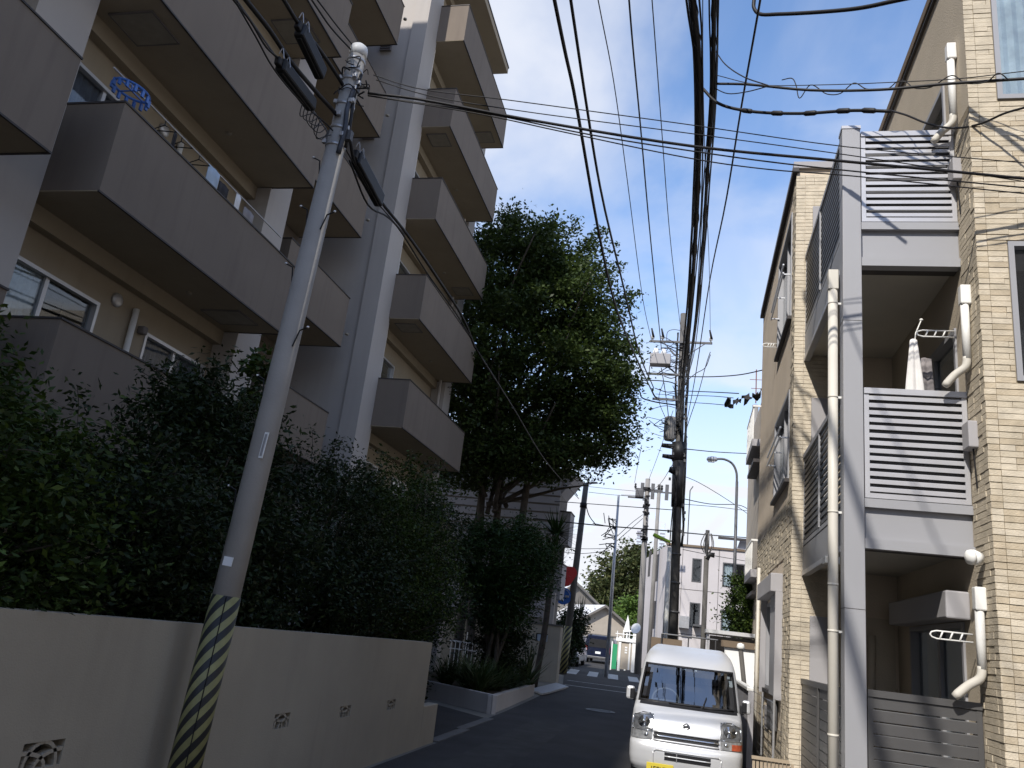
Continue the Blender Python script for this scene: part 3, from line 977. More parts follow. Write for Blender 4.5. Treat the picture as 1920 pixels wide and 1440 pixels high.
closure((-3.15, 5.95, 5.64), (-3.15, 6.60, 5.56), 0.09, 0.15, 'black splice box hanging right of the pole below its bracket')

# ================================================================ RIGHT: TAN TILED APARTMENT HOUSE
br = thing('tiled_apartment', (3, 10, 0), 'tan tiled three storey apartment house with grey slatted balconies on the right', 'apartment house')
YF, XS, YB, XL = 7.30, 2.40, 10.56, 1.21       # front plane, recess plane, back plane of the balconies, street plane of far wing
wins = [(2.66, 4.2, 7.06, 8.7), (2.66, 4.2, 4.22, 5.52), (3.0, 4.2, 1.2, 2.6)]
mb = MB()
holed_wall(mb, 'y', YF, XS, 9.0, 0.0, 9.05, wins, 0.10, 1)
mb.quad((XS, YF, 0), (XS, 7.76, 0), (XS, 7.76, 7.0), (XS, YF, 7.0))
mb.build('wall', M['mortar'], br)
side_h = [(8.15, 9.95, 0.35, 2.20), (8.0, 9.75, 3.02, 4.95), (8.0, 9.8, 5.85, 7.75)]
mb = MB()
holed_wall(mb, 'x', XS, 7.761, YB, 0.0, 7.0, side_h, 0.1, 1)
holed_wall(mb, 'x', XS - 0.001, YF + 0.0, 14.0, 7.001, 9.05, [(8.0, 9.8, 7.002, 7.75)], 0.1, 1)
mb.build('wall', M['stucco'], br)
MB().box(XS - 0.05, 9.0, YF - 0.05, 14.0, 9.051, 9.16).build('roof', M['cap_brown'], br)
MB().box(XS - 0.035, XS + 0.1, YF - 0.03, 14.0, 9.0, 9.05).build('eave', M['dark_trim'], br)
for w in wins:
    window(br, 'y', YF, *w, 1, 2, [(w[0], w[1], 'curtain')] if w[2] > 6 else None, 'grey_metal')
for i, h in enumerate(side_h):
    window(br, 'x', XS, *h, 1, 2, None, 'grey_metal')
# far wing
mb = MB()
mb.quad((XL, YB, 0), (XS + 0.2, YB, 0), (XS + 0.2, YB, 8.36), (XL, YB, 8.36))
w2 = [(10.98, 12.75, 6.30, 7.9), (10.98, 12.85, 4.0, 5.2), (11.5, 13.55, 1.30, 2.5)]
holed_wall(mb, 'x', XL, YB, 15.9, 0.0, 8.36, w2, 0.09, 1)
mb.quad((XL, 15.9, 0), (8, 15.9, 0), (8, 15.9, 8.36), (XL, 15.9, 8.36))
mb.build('wall', M['stucco_light'], br)
for w in w2:
    window(br, 'x', XL, *w, 1, 2, [(w[0] + 0.9, w[1], 'curtain')], 'grey_metal')
MB().box(XL - 0.05, 8, YB - 0.05, 15.95, 8.361, 8.46).build('roof', M['grey_paint'], br)
MB().box(XL - 0.06, XL + 0.02, YB - 0.06, 15.96, 8.30, 8.36).build('eave', M['dark_trim'], br)
MB().box(2.41, 9, 7.8, 14, 0, 0.02).build('floor_slab', M['concrete'], br)

# --- tiles
def tile_rows(name, m, axis, c, out, u0, u1, z0, z1, skip=(), parts=False, corner=0.09, pitch=0.0545, gap=0.006, flip=False):
    mb = MB()
    objs = 0
    rows = int((z1 - z0) / pitch)
    for r in range(rows):
        za, zb = z0 + r * pitch, z0 + (r + 1) * pitch - gap
        us = [u0, u0 + corner]
        u = u0 + corner + random.choice([0.12, 0.18, 0.26, 0.31])
        while u < u1:
            us.append(u)
            u += random.choice([0.2, 0.29, 0.29, 0.33])
        us.append(u1)
        for i in range(len(us) - 1):
            ua, ub = us[i], us[i + 1] - gap * 0.7
            if ub - ua < 0.012:
                continue
            segs = [(ua, ub)]
            for (s0, s1, s2, s3) in skip:
                if zb > s2 and za < s3:
                    ns = []
                    for (p, q) in segs:
                        if q <= s0 or p >= s1:
                            ns.append((p, q))
                        else:
                            if p < s0 - 0.02:
                                ns.append((p, s0))
                            if q > s1 + 0.02:
                                ns.append((s1, q))
                    segs = ns
            for (p, q) in segs:
                d = out * random.uniform(0.005, 0.0135)
                zj = random.uniform(-0.0012, 0.0012)
                if parts and 0.75 < za < 8.25 and p < 2.75 and objs < 298:
                    t = MB()
                    t.box(p, q, min(c, c + d), max(c, c + d), za + zj, zb + zj)
                    t.build('brick', M[random.choice(['brick', 'brick', 'brick_b', 'brick_c'])], br)
                    objs += 1
                elif axis == 'y':
                    mb.box(p, q, min(c, c + d), max(c, c + d), za + zj, zb + zj)
                else:
                    mb.box(min(c, c + d), max(c, c + d), p, q, za + zj, zb + zj)
    o = mb.build(name, m, br)
    o['kind'] = 'stuff'
    return o
fr = 0.012
sk = [(w[0] - 0.02, w[1] + 0.02, w[2] - 0.02, w[3] + 0.02) for w in wins]
tile_rows('brick_facing', M['brick'], 'y', YF, -1, XS - 0.006, 3.6, 0.1, 8.95, sk, True)
tile_rows('brick_facing', M['brick'], 'x', XS, -1, YF - 0.006, 7.74, 0.1, 6.95, (), False, corner=0.10)
tile_rows('brick_facing', M['brick_b'], 'y', YB, -1, XL - 0.006, 1.78, 0.1, 8.3, (), False, corner=0.12)
tile_rows('brick_facing', M['brick'], 'x', XL, -1, YB - 0.006, 10.92, 0.1, 8.28, (), False, corner=0.12)
tile_rows('brick_facing', M['brick'], 'x', XL, -1, 10.93, 15.8, 0.1, 3.75, [(11.42, 13.63, 0.9, 2.95)], False, corner=0.2)

# --- balcony tower
XC0, XC1 = 1.325, 1.50
MB().box(XC0, XC1, 7.72, 7.90, 0.0, 7.05).build('column', M['grey_metal'], br, bevel=0.006)
MB().box(XC0 - 0.006, XC1 + 0.006, 7.714, 7.906, 7.051, 7.085).build('column_cap', M['slat'], br)
for z in (4.9, 2.2):
    MB().box(XC0 - 0.002, XC1 + 0.002, 7.718, 7.902, z, z + 0.004).build('column_joint', M['dark_trim'], br)
def rail(name, x0, x1, y0, y1, zb, zt, n, sh, m, frame, axis, posts=()):
    """one railing (part): frame bars, every slat a sub-part"""
    f = MB()
    fw_ = 0.042
    if axis == 'x':          # runs along x at y0
        f.box(x0, x1, y0 - 0.01, y0 + 0.05, zt - 0.055, zt)
        f.box(x0, x1, y0, y0 + 0.04, zb, zb + 0.045)
        f.box(x0, x0 + fw_, y0 + 0.002, y0 + 0.038, zb + 0.045, zt - 0.055)
        f.box(x1 - fw_, x1, y0 + 0.002, y0 + 0.038, zb + 0.045, zt - 0.055)
        for p in posts:
            f.box(p - 0.016, p + 0.016, y0 + 0.012, y0 + 0.042, zb + 0.045, zt - 0.055)
    else:
        f.box(x0 - 0.01, x0 + 0.05, y0, y1, zt - 0.055, zt)
        f.box(x0, x0 + 0.04, y0, y1, zb, zb + 0.045)
        f.box(x0 + 0.002, x0 + 0.038, y0, y0 + fw_, zb + 0.045, zt - 0.055)
        f.box(x0 + 0.002, x0 + 0.038, y1 - fw_, y1, zb + 0.045, zt - 0.055)
        for p in posts:
            f.box(x0 - 0.012, x0 + 0.042, p - 0.02, p + 0.02, zb + 0.045, zt - 0.055)
    fo = f.build(name, M[frame], br)
    p = (zt - zb - 0.10) / n
    base = None
    for k in range(n):
        z = zb + 0.045 + p * (k + 0.5)
        s = MB()
        if axis == 'x':
            a = [(x0 + fw_ - 0.002, y0 + 0.004, z - sh / 2), (x0 + fw_ - 0.002, y0 + 0.004, z + sh / 2 - 0.006), (x0 + fw_ - 0.002, y0 + 0.008, z + sh / 2), (x0 + fw_ - 0.002, y0 + 0.015, z + sh / 2), (x0 + fw_ - 0.002, y0 + 0.015, z - sh / 2)]
            s.prism(a, (x1 - x0 - 2 * fw_ + 0.004, 0, 0))
        else:
            a = [(x0 + 0.004, y0 + fw_ - 0.002, z - sh / 2), (x0 + 0.004, y0 + fw_ - 0.002, z + sh / 2), (x0 + 0.022, y0 + fw_ - 0.002, z + sh / 2), (x0 + 0.022, y0 + fw_ - 0.002, z - sh / 2)]
            s.prism(a, (0, y1 - y0 - 2 * fw_ + 0.004, 0))
        so = s.build('slat', M[m], fo)
        if axis == 'x':
            so.rotation_euler = (R(random.uniform(-0.08, 0.08)), R(random.uniform(-0.05, 0.05)), 0)
    return fo
for zb, zt in ((5.98, 7.02), (3.19, 4.23)):
    rail('balcony_railing', 1.51, 2.385, 7.74, 0, zb, zt, 13, 0.041, 'slat', 'slat', 'x')
    MB().box(1.545, 2.35, 7.785, 7.789, zb + 0.04, zt - 0.05).build('backing_sheet', M['steel_dark'], br)
    rail('balcony_railing', 1.335, 0, 7.91, 10.54, zb - 0.12, zt - 0.02, 14, 0.040, 'slat_dark', 'grey_metal', 'y', (9.25,))
rail('ground_fence', 1.51, 2.385, 7.74, 0, 0.10, 1.555, 14, 0.088, 'slat_dark', 'slat_dark', 'x')
rail('ground_fence', 1.335, 0, 7.91, 10.54, 0.10, 1.53, 14, 0.088, 'slat_dark', 'slat_dark', 'y', (9.25,))
for zb, zt in ((5.50, 5.97), (2.74, 3.18)):
    o = MB().box(1.505, 2.398, 7.79, 7.86, zb, zt).build('beam', M['grey_metal'], br)
    b2 = MB()
    b2.box(1.505, 2.398, 7.74, 7.789, zb - 0.004, zb + 0.085)
    b2.box(1.505, 2.398, 7.74, 7.789, zt - 0.075, zt + 0.004)
    b2.build('flange', M['grey_metal'], o)
    o = MB().box(1.335, 1.40, 7.91, 10.555, zb - 0.03, zt - 0.13).build('beam', M['grey_metal'], br)
    MB().box(1.325, 1.334, 7.91, 10.555, zb - 0.03, zb + 0.02).build('flange', M['slat'], o)
    MB().box(1.401, 2.398, 7.861, 10.555, zb + 0.06, zt - 0.06).build('balcony_slab', M['soffit'], br)
    MB().box(1.51, 2.395, 7.861, 7.96, zb - 0.002, zb + 0.055).build('soffit_trim', M['dark_trim'], br)
# drain pipe in front of the side railings
dp = MB().tube([(1.25, 7.83, 0.0), (1.25, 7.83, 5.36)], 0.045, 14).build('downpipe', M['bone_plastic'], br, True)
MB().box(1.202, 1.298, 7.782, 7.878, 5.26, 5.47).build('pipe_socket', M['bone_plastic'], dp, bevel=0.008)
for z in (5.12, 4.15, 3.05, 2.40, 2.0, 1.15):
    MB().tube([(1.25, 7.83, z - 0.010), (1.25, 7.83, z + 0.010)], 0.047, 14).build('pipe_band', M['bone_plastic'], dp, True)
    if z in (5.12, 4.15, 3.05, 2.0):
        MB().bar((1.25, 7.83, z), (1.345, 7.84, z), 0.015, 0.02).build('pipe_bracket', M['white_plastic'], dp)
MB().box(1.20, 1.33, 7.95, 8.1, 2.60, 2.66).build('drain_outlet', M['white_plastic'], br)
# doors / panels on the wall behind the balconies
for z in (3.02, 0.3, 5.8):
    MB().box(1.42, 1.62, YB - 0.05, YB - 0.016, z, z + 1.95).build('meter_panel', M['grey_paint'], br, bevel=0.006)
    MB().box(1.72, 2.36, YB - 0.03, YB - 0.003, z, z + 2.0).build('back_panel', M['stucco'], br)
MB().tube(spline([(2.10, YB - 0.06, 2.1), (2.10, YB - 0.06, 1.3), (2.14, YB - 0.06, 1.2), (2.14, YB - 0.06, 0.4)], 4), 0.045, 10).build('duct', M['stucco'], br, True)
# shutter boxes
MB().box(XS - 0.20, XS - 0.002, 7.95, 10.1, 2.22, 2.46).build('shutter_box', M['grey_paint'], br, bevel=0.015)
MB().box(XL - 0.16, XL - 0.002, 11.45, 13.62, 2.56, 2.80).build('shutter_box', M['grey_paint'], br, bevel=0.01)
for ya in (11.40, 13.58):
    MB().box(XL - 0.10, XL - 0.002, ya, ya + 0.07, 1.22, 2.56).build('shutter_guide', M['grey_paint'], br)
MB().box(XL - 0.07, XL - 0.03, 11.5, 12.4, 1.25, 2.55).build('shutter_panel', M['grey_metal'], br)
for (ya, yb, za, zb) in ((10.98, 12.75, 6.95, 7.0), (10.98, 12.85, 4.55, 4.6)):
    q = MB()
    q.bar((XL - 0.12, ya, za), (XL - 0.12, yb, za), 0.02, 0.02)
    q.bar((XL - 0.12, ya, za + 0.13), (XL - 0.12, yb, za + 0.13), 0.02, 0.02)
    for y in (ya + 0.05, (ya + yb) / 2, yb - 0.05):
        q.bar((XL - 0.12, y, za), (XL, y, za), 0.018, 0.018)
    q.build('window_guard', M['alu'], br)
for (ya, yb, za, zb) in w2:
    MB().box(XL - 0.06, XL, ya - 0.03, yb + 0.03, za - 0.06, za - 0.014).build('sill', M['dark_trim'], br)
# white air conditioner ducts beside the recess
def ac_duct(y, z0, z1, lean):
    t = MB()
    t.tube([(2.345, y, z0 + 0.12), (2.345, y, z1 - 0.17)], 0.036, 12)
    o = t.build('aircon_duct', M['white_plastic'], br, True)
    MB().box(2.305, 2.395, y - 0.045, y + 0.045, z1 - 0.19, z1).build('duct_cap', M['white_plastic'], o, bevel=0.012)
    MB().tube(spline([(2.345, y, z0 + 0.14), (2.33, y + 0.01, z0 + 0.05), (2.25, y + 0.05, z0 - 0.02), (2.17 - lean, y + 0.08, z0 - 0.12)], 4), [0.036] * 12 + [0.03], 12).build('duct_elbow', M['bone_plastic'], o, True)
ac_duct(7.58, 6.95, 7.93, 0)
ac_duct(7.54, 4.36, 5.20, 0.0)
ac_duct(7.56, 1.70, 2.47, 0.02)
MB().tube([(2.35, 7.50, 2.70), (2.28, 7.46, 2.70)], [0.05, 0.065], 16).build('vent_cap', M['white_plastic'], br, True)
MB().lathe((2.28, 7.46, 2.70), [(0.065, 0), (0.06, 0.03), (0.03, 0.05), (0.0, 0.055)], 14, (-1, -0.3, -0.1)).build('vent_cap', M['white_plastic'], br, True)
for (y, z) in ((7.60, 3.66), (7.66, 6.36)):
    MB().box(2.315, 2.398, y - 0.09, y + 0.09, z, z + 0.24).build('junction_box', M['grey_paint'], br, bevel=0.01)
    MB().tube([(2.37, y - 0.02, z), (2.385, y - 0.02, z - 0.35)], 0.008, 6).build('box_cord', M['cable'], br)
MB().box(XL - 0.03, XL - 0.014, 12.9, 13.4, 0.75, 1.05).build('meter_plate', M['grey_paint'], br)
MB().box(XL - 0.10, XL - 0.015, 11.75, 12.3, 0.82, 1.18).build('meter_box', M['steel_dark'], br, bevel=0.01)
MB().tube([(XL - 0.03, 15.0, 0.2), (XL - 0.03, 15.0, 3.2)], 0.03, 8).build('downpipe', M['bone_plastic'], br, True)
# folding clothes brackets
def dry_bracket(x0, x1, y, z, label):
    b = MB()
    def S(p):
        b.tube(p, 0.0075, 6)
    S([(x1, y, z), (x0 + 0.05, y, z), (x0 + 0.012, y, z - 0.012), (x0, y, z - 0.032), (x0 + 0.012, y, z - 0.052), (x0 + 0.05, y, z - 0.064), (x1, y, z - 0.064)])
    for k in range(3):
        xx = x0 + 0.08 + k * (x1 - x0 - 0.1) / 3
        S([(xx + 0.02, y, z), (xx - 0.006, y, z - 0.064)])
    MB_ = b
    return single('drying_bracket', MB_, M['white_plastic'], label, 'laundry bracket', None, True)
dry_bracket(2.00, 2.33, 7.70, 2.09, 'white ladder shaped laundry bracket at the ground floor recess')
dry_bracket(2.03, 2.36, 7.92, 4.90, 'white ladder shaped laundry bracket above the hanging towel')
dry_bracket(0.98, 1.20, 12.9, 6.60, 'white laundry bracket sticking out below the top window of the far wing')
cloth('towel', 8.0, 1.93, 2.10, 4.16, 4.84, M['cloth_white'], 'pale towel hung on the middle balcony of the tan house', 'x', 0.35)
cloth('trousers', 8.25, 2.10, 2.26, 4.16, 4.74, M['cloth_grey'], 'dark trousers hung behind the pale towel on the middle balcony', 'x', 0.7)
b = MB()
b.tube([(2.03, 8.0, 4.82), (2.04, 8.0, 4.9), (2.12, 8.1, 5.08)], 0.006, 6)
b.lathe((2.12, 8.1, 5.08), [(0.012, -0.01), (0.02, 0.0), (0.012, 0.014)], 10)
single('hook_pole', b, M['white_plastic'], 'thin white hook pole above the towel on the middle balcony', 'hook')

# ================================================================ WHITE KEI VAN
van = thing('parked_van', (0.055, 11.2, 0), 'silver white boxy microvan parked facing the camera on the right', 'van')
M['van_paint'] = mat('van_silver', (0.60, 0.605, 0.62), 0.30, 0.35, var=0.02, nscale=2, spec=0.6)
M['van_glass'] = glassmat('van_glass', (0.62, 0.68, 0.72), 0.30, 0.9)
M['chrome'] = mat('chrome', (0.72, 0.73, 0.75), 0.12, 0.95, var=0.05, nscale=20)
M['lamp_clear'] = mat('lamp_clear', (0.55, 0.56, 0.58), 0.08, 0.7, var=0.35, nscale=22, spec=0.8)
M['lamp_dark'] = mat('lamp_dark', (0.16, 0.165, 0.175), 0.12, 0.4, var=0.4, nscale=22, spec=0.8)
M['amber'] = mat('amber_lens', (0.36, 0.07, 0.03), 0.15, var=0.3, nscale=25, spec=0.7)
M['plate_yellow'] = mat('plate_yellow', (0.56, 0.45, 0.05), 0.5, var=0.04)
PROF = [(0.20, 0.05, 0.655), (0.26, 0.01, 0.685), (0.34, 0.0, 0.70), (0.46, 0.0, 0.705), (0.515, 0.012, 0.705), (0.545, 0.04, 0.70), (0.60, 0.055, 0.70), (0.70, 0.075, 0.70),
        (0.80, 0.12, 0.698), (0.88, 0.20, 0.694), (0.94, 0.31, 0.688), (0.975, 0.42, 0.684), (1.05, 0.49, 0.676), (1.2, 0.62, 0.66), (1.35, 0.76, 0.642), (1.46, 0.87, 0.628),
        (1.505, 0.93, 0.618), (1.57, 1.05, 0.60), (1.64, 1.25, 0.57), (1.69, 1.5, 0.53)]
PZ = [p[0] for p in PROF]
def prof(z):
    return float(np.interp(z, PZ, [p[1] for p in PROF])), float(np.interp(z, PZ, [p[2] for p in PROF]))
def VS(u, z, eps=0.0):
    yf, hw = prof(z)
    D = 0.30 if z < 1.0 else 0.26
    b = 1 - max(0.0, 1 - abs(u) ** 3.6) ** (1 / 3.6)
    return (0.055 + u * hw * (1 + eps * 0.25), 11.2 + yf + D * b - eps, z)
us = [math.sin(math.pi / 2 * k / 20) if k else 0.0 for k in range(21)]
us = [-x for x in us[:0:-1]] + us
zs = []
for i in range(len(PZ) - 1):
    k = 3 if PZ[i + 1] - PZ[i] > 0.07 else 2
    zs += [PZ[i] + (PZ[i + 1] - PZ[i]) * j / k for j in range(k)]
zs.append(PZ[-1])
WS0, WS1, WU = 0.985, 1.472, 0.945
zs = sorted(set([z for z in zs if abs(z - WS0) > 0.008 and abs(z - WS1) > 0.008] + [WS0, WS1]))
us = sorted(set([u for u in us if abs(abs(u) - WU) > 0.012] + [WU, -WU]))
mb = MB()
idx = {}
ylens = [0.0, 0.5, 1.0]
L_ = 14.5
def side_y(z, s):
    return VS(s, z)[1]
for j, z in enumerate(zs):
    for i, u in enumerate(us):
        idx[i, j] = len(mb.v)
        mb.v.append(VS(u, z))
    yf, hw = prof(z)
    for k, yy in enumerate((12.9, 13.9, L_ - 0.05)):
        for s in (-1, 1):
            idx['s', s, k, j] = len(mb.v)
            mb.v.append((0.055 + s * hw, yy, z))
    for s in (-1, 1):
        idx['r', s, j] = len(mb.v)
        mb.v.append((0.055 + s * (hw - 0.04), L_, z))
for j in range(len(zs) - 1):
    for i in range(len(us) - 1):
        if zs[j] >= WS0 - 1e-6 and zs[j + 1] <= WS1 + 1e-6 and us[i] >= -WU - 1e-6 and us[i + 1] <= WU + 1e-6:
            continue
        mb.f.append((idx[i, j], idx[i + 1, j], idx[i + 1, j + 1], idx[i, j + 1]))
    n_ = len(us) - 1
    for s, e in ((-1, 0), (1, n_)):
        chain = [e] + [('s', s, k) for k in range(3)] + [('r', s)]
        def I(c, jj):
            return idx[c, jj] if isinstance(c, int) else idx[(*c, jj)]
        for k in range(len(chain) - 1):
            mb.f.append((I(chain[k], j), I(chain[k + 1], j), I(chain[k + 1], j + 1), I(chain[k], j + 1)))
    mb.f.append((idx['r', -1, j], idx['r', 1, j], idx['r', 1, j + 1], idx['r', -1, j + 1]))
# roof cap: rows of points from the top ring to a slightly raised crown
j = len(zs) - 1
rows = []
N = len(us)
for t, dz in ((0.0, 0.0), (0.25, 0.022), (0.6, 0.04), (1.0, 0.045)):
    row = []
    for i in range(N):
        x, y, z = VS(us[i], zs[j])
        row.append((0.055 + (x - 0.055) * (1 - 0.2 * t), y + (13.0 - y) * t, z + dz))
    rows.append(row)
base = []
for rr in rows:
    base.append(len(mb.v))
    mb.v += rr
for a in range(len(rows) - 1):
    for i in range(N - 1):
        mb.f.append((base[a] + i, base[a] + i + 1, base[a + 1] + i + 1, base[a + 1] + i))
b0 = len(mb.v)
hw = prof(zs[j])[1]
mb.v += [(0.055 - hw * 0.8, L_ - 0.1, zs[j] + 0.03), (0.055 + hw * 0.8, L_ - 0.1, zs[j] + 0.03)]
mb.f.append(tuple([base[-1] + i for i in range(N)] + [b0 + 1, b0]))
mb.f.append((base[0], base[1], base[2], base[3], b0, idx['r', -1, j], idx['s', -1, 1, j], idx['s', -1, 0, j]))
mb.f.append((base[0] + N - 1, base[1] + N - 1, base[2] + N - 1, base[3] + N - 1, b0 + 1, idx['r', 1, j], idx['s', 1, 1, j], idx['s', 1, 0, j]))
mb.f.append((b0, b0 + 1, idx['r', 1, j], idx['r', -1, j]))
body = mb.build('body', M['van_paint'], van, True)
def patch(u0, u1, z0, z1, eps, nu=12, nz=4, fn=None):
    p = MB()
    for a in range(nu):
        for c in range(nz):
            def Q(i, k):
                u = u0 + (u1 - u0) * i / nu
                z = z0 + (z1 - z0) * k / nz
                if fn:
                    u, z = fn(u, z, i / nu, k / nz)
                return VS(u, z, eps)
            p.quad(Q(a, c), Q(a + 1, c), Q(a + 1, c + 1), Q(a, c + 1))
    return p
def spatch(u0, u1, z0, z1, eps, th=0.012, **k):
    p = patch(u0, u1, z0, z1, eps, **k)
    return p
ws = patch(-WU, WU, WS0, WS1, 0.001, 28, 8).build('windscreen', M['van_glass'], van, True)
fm_ = MB()
for q in ((-WU, -WU + 0.035, WS0, WS1), (WU - 0.035, WU, WS0, WS1), (-WU, WU, WS1 - 0.022, WS1), (-WU, WU, WS0, WS0 + 0.03)):
    pq = patch(*q, 0.004, 20, 6)
    o_ = len(fm_.v)
    fm_.v += pq.v
    fm_.f += [tuple(x + o_ for x in f) for f in pq.f]
fm_.build('screen_border', M['black'], ws, True)
cowl = patch(-0.90, 0.93, 0.955, 0.992, 0.006, 20, 2).build('cowl', M['black'], van, True)
for (ua, za, ub, zb) in ((-0.35, 1.0, 0.25, 1.0), (0.28, 0.985, 0.36, 1.12), (0.30, 0.99, 0.86, 1.005)):
    pts = [VS(ua + (ub - ua) * t, za + (zb - za) * t, 0.02) for t in (0, 0.33, 0.66, 1)]
    MB().tube(pts, 0.008, 6).build('wiper', M['black'], van, True)
# lamps
for s in (-1, 1):
    a, b = (0.60, 0.955)
    hl = patch(s * a, s * b, 0.665, 0.865, 0.008, 10, 6, fn=lambda u, z, i, k: (u, z - (0.03 * i if k == 1 else 0) * k)).build('headlight', M['lamp_dark'], van, True)
    cx, cy, cz = VS(s * 0.76, 0.765, 0.012)
    MB().lathe((cx, cy - 0.006, cz), [(0.078, 0), (0.072, 0.012), (0.05, -0.012), (0.02, -0.03), (0.0, -0.03)], 18, (s * 0.25, -1, 0.12)).build('reflector', M['chrome'], hl, True)
    rim_ = MB()
    ring = [(s * a, 0.665), (s * a, 0.83), (s * (a + 0.06), 0.868), (s * 0.80, 0.868), (s * b, 0.82), (s * 0.97, 0.70), (s * 0.96, 0.665), (s * a, 0.665)]
    for i in range(len(ring) - 1):
        pts = [VS(ring[i][0] + (ring[i + 1][0] - ring[i][0]) * t / 4, ring[i][1] + (ring[i + 1][1] - ring[i][1]) * t / 4, 0.013) for t in range(5)]
        rim_.tube(pts, 0.006, 6)
    rim_.build('lamp_rim', M['chrome'], hl, True)
    patch(s * a, s * 0.985, 0.56, 0.66, 0.010, 12, 3).build('side_lamp', M['lamp_clear'], hl, True)
    if s == 1:
        patch(0.80, 0.985, 0.563, 0.632, 0.014, 6, 2).build('indicator', M['amber'], hl, True)
    MB().lathe(VS(s * 0.70, 0.61, 0.0), [(0.03, 0), (0.028, 0.014), (0.0, 0.016)], 12, (0, -1, 0)).build('bulb_cover', M['chrome'], hl, True)
# grille and bumper
gr_ = patch(-0.57, 0.57, 0.572, 0.668, 0.004, 14, 2).build('grille', M['black'], van, True)
for z in (0.672, 0.622, 0.572):
    q = MB()
    q.tube([VS(-0.58 + 1.16 * t / 12, z, 0.013) for t in range(13)], 0.011 if z != 0.622 else 0.009, 8)
    q.build('grille_bar', M['chrome'] if z == 0.622 else M['van_paint'], gr_, True)
lg = patch(-0.36, 0.44, 0.355, 0.445, 0.004, 12, 2).build('lower_grille', M['black'], van, True)
for z in (0.40,):
    q = MB()
    q.tube([VS(-0.36 + 0.80 * t / 8, z, 0.010) for t in range(9)], 0.008, 8)
    q.build('grille_bar', M['van_paint'], lg, True)
MB().tube([VS(-0.145, 0.445, 0.010), VS(-0.145, 0.355, 0.010)], 0.005, 6).build('grille_post', M['steel'], lg)
rim2 = MB()
rr = [(-0.56, 0.24), (-0.56, 0.44), (-0.52, 0.462), (0.58, 0.462), (0.62, 0.44), (0.62, 0.24)]
for i in range(len(rr) - 1):
    rim2.tube([VS(rr[i][0] + (rr[i + 1][0] - rr[i][0]) * t / 6, rr[i][1] + (rr[i + 1][1] - rr[i][1]) * t / 6, 0.004) for t in range(7)], 0.009, 6)
rim2.build('bumper_crease', M['van_paint'], van, True)
pl = MB().box(-0.41, -0.08, 11.165, 11.18, 0.145, 0.31).build('number_plate', M['plate_yellow'], van, bevel=0.004)
tx = MB()
for i, (xx, ww) in enumerate(((-0.35, 0.008), (-0.325, 0.03), (-0.285, 0.03), (-0.245, 0.008), (-0.21, 0.035), (-0.165, 0.035))):
    tx.box(xx, xx + ww, 11.161, 11.164, 0.262, 0.272)
    tx.box(xx, xx + 0.007, 11.161, 11.164, 0.19, 0.262)
tx.build('plate_marks', M['black'], pl)
# emblem: slanted S of two hooks
em = MB()
ex, ez = 0.055, 0.765
_, ey_, _ = VS(0, ez, 0.012)
E = [(0.04, 0.012), (0.0, 0.038), (-0.042, 0.012), (-0.012, -0.004), (0.0, 0.006), (0.012, 0.004), (0.042, -0.012), (0.0, -0.038), (-0.04, -0.012)]
for i in range(len(E) - 1):
    p0, p1 = E[i], E[i + 1]
    em.bar((ex + p0[0], ey_ - p0[1] * 0.5 + 0.0, ez + p0[1]), (ex + p1[0], ey_ - p1[1] * 0.5 * 0 , ez + p1[1]), 0.012, 0.013, (0, -1, 0))
em.build('emblem', M['steel_dark'], van)
# mirrors
for s, zc in ((-1, 1.06), (1, 1.06)):
    x = 0.055 + s * 0.76
    hs = MB().box(x - 0.055, x + 0.055, 11.80, 11.90, zc - 0.085, zc + 0.085).build('mirror', M['van_paint'], van, bevel=0.03)
    MB().box(x - s * 0.028 - 0.03, x - s * 0.028 + 0.03, 11.785, 11.86, zc - 0.07, zc + 0.06).build('mirror_shell', M['black'], hs, bevel=0.012)
    MB().box(x - s * 0.06 - 0.02, x - s * 0.06 + 0.03, 11.83, 11.90, zc - 0.10, zc + 0.02).build('mirror_arm', M['black'], hs, bevel=0.01)
# pillars / side windows
for s in (-1, 1):
    q = MB()
    for (ya, yb) in ((12.35, 13.0), (13.05, 14.2)):
        q.quad((0.055 + s * 0.688, ya - 0.05, 1.02), (0.055 + s * 0.688, yb, 1.02), (0.055 + s * 0.642, yb, 1.44), (0.055 + s * 0.642, ya + 0.25 * (ya < 12.5), 1.44))
    q.build('side_window', M['black'], van)
# inside
ins = MB()
ins.box(-0.55, 0.66, 11.75, 12.05, 0.80, 0.975)
ins.build('dashboard', mat('dash_grey', (0.22, 0.22, 0.23), 0.7), van, bevel=0.04)
MB().box(-0.6, 0.71, 12.0, 14.4, 0.5, 0.55).build('cabin_floor', M['interior'], van)
MB().box(-0.6, 0.71, 14.3, 14.35, 0.5, 1.5).build('cabin_back', M['interior'], van)
for x in (-0.24, 0.36):
    so = MB().box(x - 0.22, x + 0.22, 12.75, 12.87, 0.7, 1.22).build('seat', M['curtain_dark'], van, bevel=0.05)
    MB().box(x - 0.12, x + 0.12, 12.78, 12.86, 1.24, 1.40).build('headrest', M['curtain_dark'], so, bevel=0.03)
sw = MB()
ring = [(-0.24 + 0.18 * math.cos(a), 12.12 + 0.09 * math.sin(a), 1.0 + 0.15 * math.sin(a)) for a in [2 * math.pi * i / 24 for i in range(25)]]
sw.tube(ring, 0.014, 8, False)
sw.bar((-0.42, 12.12, 1.0), (-0.06, 12.12, 1.0), 0.03, 0.02)
sw.build('steering_wheel', mat('wheel_grey', (0.25, 0.25, 0.26), 0.6), van, True)
MB().box(0.03, 0.19, 12.06, 12.09, 1.36, 1.42).build('rear_view_mirror', M['black'], van, bevel=0.01)
